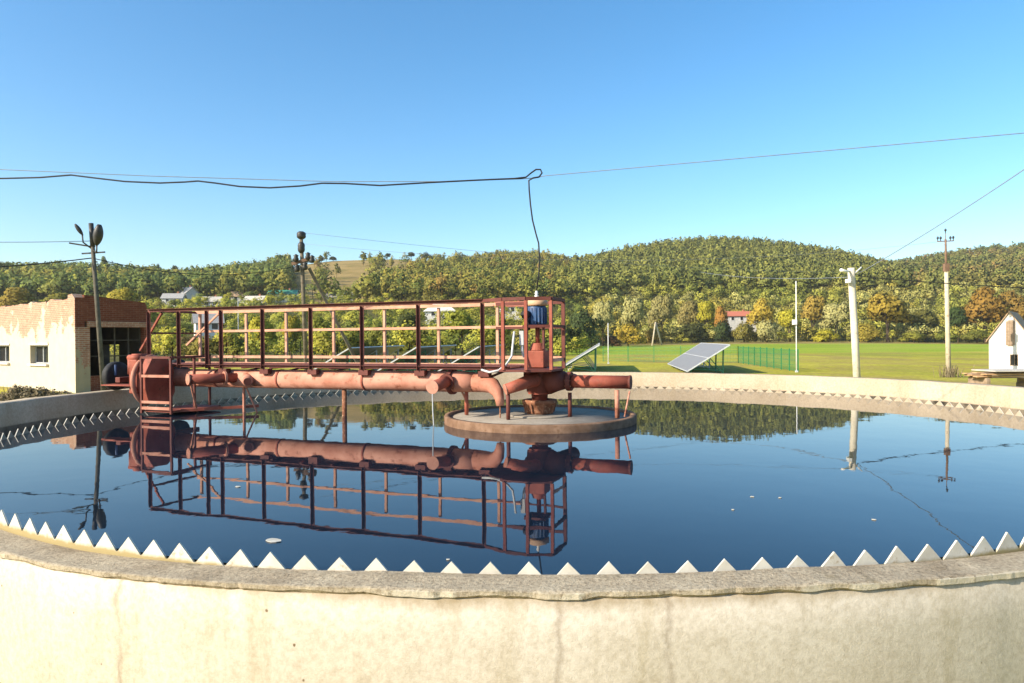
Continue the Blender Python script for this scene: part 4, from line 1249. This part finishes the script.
# thin masts
def mast(px, ytop, Y, r, mt, label, lamp=False):
    top = atY(px, ytop, Y); foot = pole_base(px, Y); foot.x = top.x; foot.z = tz(foot.x, foot.y)
    e = empty('mast', foot, label, 'mast', 'thin masts')
    MB().tube([foot - Vector((0, 0, .2)), top], [r, r * .6], 8).build('mast_tube', mt, e, foot, smooth=True)
    MB().box(foot + Vector((0, 0, .05)), (r * 3.5, r * 3.5, .1)).build('base_plate', 'galv', e, foot)
    if lamp: MB().box(foot.lerp(top, .55) + Vector((-.1, 0, 0)), (.22, .2, .3)).build('box', 'white_paint', e, foot)
mast(796, 281, 42, .04, 'white_paint', 'thin white mast standing at the right corner of the green fence', True)
mast(608, 323, 58, .04, 'white_paint', 'thin white mast behind the edge-on solar array near the middle')
mast(238, 300, 105, .07, 'galv', 'thin grey garden pole between the left railing posts')

pA, pB, pT = pole_base(652, 172), pole_base(662, 174), atY(655.5, 322, 173)
e = empty('frame_pole', pA, 'wooden A-frame utility pole at the far edge of the field', 'utility pole')
for q in (pA, pB): MB().tube([q - Vector((0, 0, .3)), pT], [.22, .16], 8).build('pole_leg', 'pole_tan', e, pA, smooth=True)
MB().bar(pT + Vector((-.9, 0, -.4)), pT + Vector((.9, 0, -.4)), .16).build('crossarm', 'wood_pole', e, pA)

# wires between the poles
LT = atY(91, 241, 26); LT2 = atY(92, 258, 25.9)
strand('wire', drop(atY(-260, 232, 22), LT, .15), .012, 'thin wire reaching the lamp pole from the left, upper one', 'wire', 'wire', group='thin overhead wires')
strand('wire', drop(atY(-260, 268, 20), LT2, .25), .022, 'thicker black wire reaching the lamp pole from the left, lower one', 'wire', 'cable', group='thin overhead wires')
strand('wire', drop(LT2, atY(300, 265, 34), .55), .016, 'slack wire from the lamp pole to the wooden pole', 'wire', 'cable', group='thin overhead wires')
strand('wire', drop(atY(305, 233, 34), atY(851, 272, 60), .5), .008, 'faint high wire leaving the top of the wooden pole to the right', 'wire', 'wire', group='thin overhead wires')
strand('wire', drop(atY(305, 244, 34), atY(945, 241, 36.5), .9), .006, 'faint long wire from the wooden pole to the tall slim pole', 'wire', 'wire', group='thin overhead wires')
strand('wire', drop(atY(856, 275, 26.7), atY(1290, -20, 14), .25), .014, 'wire rising steeply from the thick concrete pole to the upper right', 'wire', 'wire', group='thin overhead wires')
strand('wire', drop(atY(700, 272, 45), atY(851, 277, 26.7), .2), .012, 'wire reaching the thick concrete pole from the left', 'wire', 'wire', group='thin overhead wires')
strand('wire', drop(atY(856, 276, 26.7), atY(1250, 290, 30), .25), .018, 'black wire from the thick concrete pole past the tall slim pole', 'wire', 'cable', group='thin overhead wires')

# ------------------------------------------------------------------ fence and solar arrays
def fence_run(p, q, spacing, label, h=1.35):
    p, q = Vector(p), Vector(q); L = (q - p).length; n = max(1, round(L / spacing))
    e = empty('wire_fence', p, label, 'fence', 'green fence round the solar arrays')
    d = (q - p) / n
    for i in range(n + 1):
        b_ = p + d * i; MB().box(b_ + Vector((0, 0, h / 2)), (.05, .05, h + .1)).build('fence_post', 'green_metal', e, p)
    m_ = MB(); k = int(L / .12)
    for i in range(k + 1):
        b_ = p.lerp(q, i / k); m_.bar(b_ + Vector((0, 0, .06)), b_ + Vector((0, 0, h)), .012)
    for z in (.1, .4, .7, 1.0, 1.3): m_.bar(p + Vector((0, 0, z)), q + Vector((0, 0, z)), .018)
    m_.build('mesh_panel', 'green_metal', e, p)
fc = [pole_base(798, 42), pole_base(738, 57), pole_base(603, 63)]
fence_run(fc[0], fc[1], 1.6, 'green wire fence run receding behind the white mast')
fence_run(fc[1], fc[2], 2.2, 'far green wire fence run behind the two solar arrays')

def array(xlow, xhigh, Y0, zl, zh, label, length=11.5, slope=.125, back_frame=True):
    base = Vector((xlow, Y0, GZ))
    e = empty('solar_array', base, label, 'solar panel', 'rows of solar panels in the field')
    ax = Vector((slope, 1, 0)).normalized(); L = ax * length
    lo, hi = Vector((xlow, Y0, zl)), Vector((xhigh, Y0, zh)); up = hi - lo
    nn = up.cross(ax).normalized()
    if nn.z < 0: nn = -nn
    # the pane mesh lives in its own plane so that its cells follow the table
    W = up.length
    po = MB().hexa([q - nn * .02 for q in (lo + up * .01, hi - up * .01, hi - up * .01 + L, lo + up * .01 + L)] + [q + nn * .02 for q in (lo + up * .01, hi - up * .01, hi - up * .01 + L, lo + up * .01 + L)]).build('panel', 'panel', e, base)
    fr = MB(); B = .05
    fr.bar(lo, hi, .05, .07, nn); fr.bar(lo + L, hi + L, .05, .07, nn); fr.bar(lo, lo + L, .04, .06, nn); fr.bar(hi, hi + L, .04, .06, nn)
    fr.bar(lo + up * .5 + nn * .025, lo + up * .5 + L + nn * .025, .03, .02, nn)
    fr.build('panel_frame', 'galv', e, base)
    for k in range(5):
        o_ = L * (.06 + .22 * k)
        h_, l_ = hi + o_ - up * .12, lo + o_ + up * .12
        sm = MB(); g_ = lambda p: Vector((p.x, p.y, GZ - .05))
        sm.bar(h_ - nn * .06, g_(h_), .07); sm.bar(l_ - nn * .06, g_(l_), .07)
        sm.bar(l_ - nn * .08, g_(h_) + Vector((0, 0, .25)), .045); sm.bar(lo + o_ + up * .55 - nn * .08, g_(h_) + Vector((0, 0, .12)), .045)
        sm.bar(l_ - nn * .09, h_ - nn * .09, .05)
        sm.build('support_frame', 'green_paint' if k < 2 else 'galv', e, base)
array(10.0, 12.45, 40, -.70, .80, 'grey solar array seen from its sunny side, standing alone right of centre')
array(2.75, 5.12, 41, -.55, .85, 'solar array seen edge-on with a green trestle, just right of the railing cage')
for i, xh in enumerate((-9.5, -5.6, -1.95)):
    array(xh - 2.4, xh, 41, -.62, .80, ('dark backed solar array behind the bridge deck, leftmost of the three', 'dark backed solar array behind the bridge deck, middle of the three', 'dark backed solar array behind the bridge deck, nearest the blue motor')[i])

# ------------------------------------------------------------------ brick building left (local x along the side wall, local y along the front wall)
C1 = atY(75, 340, 30.0); C1.z = 0
ang = math.atan2(.81, .587)
bd = empty('brick_building', (C1.x, C1.y, GZ), 'half ruined building of brick and crumbling cream plaster behind the left tank wall', 'building', rz=ang)
def bpart(name, mat, fn, parent=bd, bevel=0):
    m_ = MB(); fn(m_); return m_.build(name, mat, parent, off=(0, 0, GZ), bevel=bevel)
LEN, DEP, TH = 16.0, 3.25, .38
WIN = [(2.75, 4.75, .30, 1.14), (7.25, 9.3, .30, 1.14), (11.8, 13.8, .30, 1.14)]
def front(m):
    ys = [0] + [q for w_ in WIN for q in w_[:2]] + [LEN]
    zt0 = 2.85
    for i in range(len(ys) - 1):
        y0, y1 = ys[i], ys[i + 1]
        if i % 2 == 0: m.box((TH / 2, (y0 + y1) / 2, (GZ + zt0) / 2 - .1), (TH, y1 - y0, zt0 - GZ + .2))
        else:
            w_ = WIN[i // 2]
            m.box((TH / 2, (y0 + y1) / 2, (GZ - .2 + w_[2]) / 2), (TH, y1 - y0, w_[2] - GZ + .2))
            m.box((TH / 2, (y0 + y1) / 2, (zt0 + w_[3]) / 2), (TH, y1 - y0, zt0 - w_[3]))
bpart('front_wall', 'front_wall', front)
def ragged(m):
    # broken courses along the top of the front wall: one jagged crest
    y = 0.0; pts_ = []
    while y < LEN:
        h = 3.17 - .012 * y + .05 * n1(y * .8, 60) + .10 * n1(y * 2.3, 61) + (.20 if .25 < y < .62 else 0) + rnd.uniform(-.03, .03)
        w_ = rnd.choice((.06, .10, .13, .26, .26, .4))
        pts_.append((y, h))
        if rnd.random() < .45: pts_.append((min(LEN, y + w_) - .004, h + rnd.uniform(-.035, .02)))
        y += w_
    pts_.append((LEN, 3.0))
    for (y0, h0), (y1, h1_) in zip(pts_[:-1], pts_[1:]):
        v0 = len(m.v)
        m.v += [(x, y_, z_) for x in (0, TH) for y_, z_ in ((y0, 2.853), (y1, 2.853), (y1, h1_), (y0, h0))]
        m.f += [tuple(v0 + q for q in f_) for f_ in ((0, 1, 2, 3), (4, 5, 6, 7), (3, 2, 6, 7))]
    m.add([(x, 0, z_) for x, z_ in ((0, 2.853), (TH, 2.853), (TH, pts_[0][1]), (0, pts_[0][1]))], [(0, 1, 2, 3)])
bpart('broken_courses', 'top_brick', ragged)
for (y0, y1, z0, z1) in WIN:
    def frm(m):
        for yy_ in (y0 + .03, (y0 + y1) / 2 + .1, y1 - .03): m.box((.24, yy_, (z0 + z1) / 2), (.06, .055, z1 - z0 - .004))
        for a_, b_ in ((y0 + .06, (y0 + y1) / 2 + .07), ((y0 + y1) / 2 + .13, y1 - .06)):
            m.box((.24, (a_ + b_) / 2, z0 + .03), (.055, b_ - a_, .05)); m.box((.24, (a_ + b_) / 2, z1 - .03), (.055, b_ - a_, .05))
    wo = bpart('window', 'grey_metal', frm)
    bpart('pane', 'glass', lambda m: m.box((.262, (y0 + y1) / 2, (z0 + z1) / 2), (.01, y1 - y0 - .1, z1 - z0 - .09)), wo)
    bpart('sill', 'plaster_white', lambda m: m.box((-.04, (y0 + y1) / 2, z0 - .045), (.16, y1 - y0 + .12, .08)), wo)
    bpart('lintel', 'plaster_white', lambda m: m.box((-.012, (y0 + y1) / 2, z1 + .06), (.05, y1 - y0 + .1, .09)), wo)
OX0, OX1, OZ0, OZ1 = .60, 2.92, -.2, 1.93
bpart('corner_pillar', 'side_conc', lambda m: m.box(((TH + .004 + OX0) / 2, .19, (GZ - .1 + OZ1) / 2), (OX0 - TH - .004, .38, OZ1 - GZ + .1)))
bpart('corner_render', 'side_conc', lambda m: m.box((TH / 2 + .004, -.008, (GZ - .1 + OZ1) / 2), (TH, .014, OZ1 - GZ + .1)))
def sidewall(m):
    m.box(((OX1 + DEP) / 2, .19, (GZ + OZ1) / 2), (DEP - OX1, .38, OZ1 - GZ))
    m.box(((OX0 + OX1) / 2, .19, (GZ + OZ0) / 2), (OX1 - OX0 - .004, .36, OZ0 - GZ))
    # brick band above the opening, its top stepping down away from the corner
    m.hexa([(TH + .004, 0, OZ1 + .25), (DEP, 0, OZ1 + .25), (DEP, .38, OZ1 + .25), (TH + .004, .38, OZ1 + .25), (TH + .004, 0, 3.33), (DEP - .25, 0, 3.08), (DEP - .25, .38, 3.08), (TH + .004, .38, 3.33)])
bpart('side_wall', 'side_brick', sidewall)
bpart('corner_brick', 'side_brick', lambda m: m.box((TH / 2 + .004, -.008, (OZ1 + 3.2) / 2 + .002), (TH, .014, 3.2 - OZ1)))
bpart('door_lintel', 'side_conc', lambda m: m.box((TH + .2 + (DEP - TH) / 2 - .1, .17, OZ1 + .125), (DEP - TH - .01, .44, .24)))
def dframe(m):
    for x in (OX0 + .05, 1.15, 1.75, 2.35, OX1 - .05): m.box((x, .30, (OZ0 + OZ1) / 2), (.06, .06, OZ1 - OZ0 - .01))
    m.box(((OX0 + OX1) / 2, .30, 1.35), (OX1 - OX0 - .1, .05, .05)); m.box(((OX0 + OX1) / 2, .30, .65), (OX1 - OX0 - .1, .05, .05))
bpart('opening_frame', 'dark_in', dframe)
BW = (2.3, 4.1, .15, 1.15)
def back(m):
    x = DEP - TH / 2
    m.box((x, (.384 + BW[0]) / 2, (GZ + 3) / 2), (TH, BW[0] - .384, 3 - GZ)); m.box((x, (BW[1] + LEN) / 2, (GZ + 3) / 2), (TH, LEN - BW[1], 3 - GZ))
    m.box((x, (BW[0] + BW[1]) / 2, (GZ + BW[2]) / 2), (TH, BW[1] - BW[0], BW[2] - GZ)); m.box((x, (BW[0] + BW[1]) / 2, (3 + BW[3]) / 2), (TH, BW[1] - BW[0], 3 - BW[3]))
    m.box((DEP / 2, LEN - .19, (GZ + 3) / 2), (DEP - 2 * TH - .01, .38, 3 - GZ))
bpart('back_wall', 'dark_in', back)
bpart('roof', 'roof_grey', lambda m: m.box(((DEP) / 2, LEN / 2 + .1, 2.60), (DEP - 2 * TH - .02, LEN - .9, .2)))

# dry bushes along the front wall
for k, (px, yt, wpx, lb) in enumerate([(5, 396, 16, 'low grey-brown dry bush at the left picture edge below the small window'), (17, 389.5, 15, 'tallest grey-brown dry bush below the window of the cream wall'), (29, 391, 13, 'dry bush second right of the tallest one by the cream wall'),
                                       (41, 391.5, 14, 'dry bush right of the framed window by the cream wall'), (54, 394, 14, 'small dry bush near the right end of the row by the cream wall'), (66, 395, 14, 'last dry bush of the row, right at the building corner')]):
    p = atY(px, 402, 17.5); e = empty('dry_bush', (p.x, p.y, GZ), lb, 'bush', 'dry bushes in front of the cream wall')
    h = (atY(px, yt, 17.5).z - GZ) * 1.12; wr = wpx * 17.5 / F * 1.35
    st = MB()
    for i in range(60):
        th = rnd.uniform(0, 6.28); r = rnd.uniform(0, .5) * wr
        st.tube([(0 + r * .3 * math.cos(th), r * .3 * math.sin(th), 0), (r * .8 * math.cos(th), r * .8 * math.sin(th), h * .55), (r * 1.2 * math.cos(th + .2), r * 1.2 * math.sin(th + .2), h * rnd.uniform(.7, 1.02))], [.012, .008, .004], 4)
    st.build('stems', 'dryplant', e)
    rs = np.random.RandomState(40 + k)
    q, on_ = leaves(rs, 1100, [(0, 0, h * .62, wr * .5, h * .38), (wr * .25, 0, h * .7, wr * .3, h * .24), (-wr * .25, 0, h * .68, wr * .3, h * .26)], .034)
    o = bpy.data.objects.new('foliage', quads_mesh('foliage', q, MAT['leaf'], on_)); COL.objects.link(o); o.parent = e; o.color = (.22, .18, .11, 1)

# ------------------------------------------------------------------ white shed and board pile right
SY = 40
c0 = atY(989, 372, SY); wpx = SY / F
sh = empty('white_shed', (c0.x, SY, GZ), 'small white gabled shed with a boarded loft door at the right edge', 'shed', rz=-.70)
EZ, AZ_ = 1.02, 2.50
HW = .96
def shw(m):
    # gable front with a window hole made from blocks, then gable triangle
    x0, x1, z0, z1 = .98, 1.36, -.50, .14
    m.box((x0 / 2, .1, (GZ + EZ) / 2), (x0, .2, EZ - GZ)); m.box(((x1 + 2 * HW) / 2, .1, (GZ + EZ) / 2), (2 * HW - x1, .2, EZ - GZ))
    m.box(((x0 + x1) / 2, .1, (GZ + z0) / 2), (x1 - x0, .2, z0 - GZ)); m.box(((x0 + x1) / 2, .1, (z1 + EZ) / 2), (x1 - x0, .2, EZ - z1))
    m.prism([(0, 0, EZ), (2 * HW, 0, EZ), (HW, 0, AZ_)], (0, .2, 0))
    m.box((.1, 2.7, (GZ + EZ) / 2), (.2, 5.0, EZ - GZ)); m.box((2 * HW - .1, 2.7, (GZ + EZ) / 2), (.2, 5.0, EZ - GZ))
    m.box((HW, 5.1, (GZ + EZ) / 2), (2 * HW - .41, .2, EZ - GZ)); m.prism([(0, 5.0, EZ), (2 * HW, 5.0, EZ), (HW, 5.0, AZ_)], (0, .2, 0))
MBs = MB(); shw(MBs); MBs.build('wall', 'plaster_white', sh, off=(0, 0, GZ))
sl_ = (AZ_ - EZ) / HW
r_ = MB()
for s in (-1, 1):
    xe = HW + s * (HW + .14); ze = AZ_ - sl_ * (HW + .14)
    r_.hexa([(HW + s * .002, -.10, AZ_ + .01), (xe, -.10, ze + .01), (xe, 5.35, ze + .01), (HW + s * .002, 5.35, AZ_ + .01), (HW + s * .002, -.10, AZ_ + .09), (xe, -.10, ze + .09), (xe, 5.35, ze + .09), (HW + s * .002, 5.35, AZ_ + .09)])
r_.build('roof', 'roof_brown', sh, off=(0, 0, GZ))
d_ = MB()
for i in range(5): d_.box((.80 + i * .085 + .04, -.025, 1.34), (.08, .04, 1.45 - (.12 if i in (0, 4) else 0)))
d_.build('loft_door', 'board', sh, off=(0, 0, GZ))
f_ = MB()
for (cx, cz, sx, sz) in ((1.17, .12, .38, .04), (1.17, -.48, .38, .04), (1.0, -.18, .04, .56), (1.34, -.18, .04, .56), (1.19, -.18, .03, .56)): f_.box((cx, .06, cz), (sx - .004, .05, sz))
wo = f_.build('window', 'board', sh, off=(0, 0, GZ))
MB().box((1.17, .10, -.18), (.34, .01, .56)).build('pane', 'glass', wo, off=(0, 0, GZ))

pb = atY(1003, 376, 22.5); pb.z = GZ
bp = empty('board_pile', pb, 'pile of rough brown boards topped by a grey sheet behind the right tank wall', 'board pile')
for j in (-.8, .8):
    stk = MB()
    for k in range(4): stk.box(pb + Vector((j + .03 * (k % 2), 0, .11 + k * .2)), (.12, .9, .198))
    stk.build('bearer', 'board', bp, pb)
for k in range(15):
    z = pb.z + .80 + .035 * (k // 3) ; off = rnd.uniform(-.25, .2)
    MB().box((pb.x + off + .4, pb.y - .32 + (k % 3) * .32, z + .016), (rnd.uniform(2.3, 2.9), rnd.uniform(.2, .29), .03), rnd.uniform(-.05, .05)).build('board', 'plank' if k % 2 else 'board', bp, pb)
MB().box((pb.x + .75, pb.y - .05, pb.z + 1.03), (2.9, 1.1, .035), .03).build('cover_sheet', 'sheet', bp, pb)

# ------------------------------------------------------------------ light autumn haze in the air
hz = MB().box((0, 0, 46), (18800, 18800, 122))
hm = bpy.data.materials.new('haze'); hm.use_nodes = True
ht = hm.node_tree; ht.nodes.remove(ht.nodes['Principled BSDF'])
pv = ht.nodes.new('ShaderNodeVolumePrincipled')
pv.inputs['Color'].default_value = (.90, .88, .80, 1)
pv.inputs['Density'].default_value = HAZE
pv.inputs['Anisotropy'].default_value = .2
ht.links.new(pv.outputs[0], ht.nodes['Material Output'].inputs['Volume'])
ho = hz.build('haze', hm); tag(ho, 'thin pale haze in the air over the valley', kind='stuff')
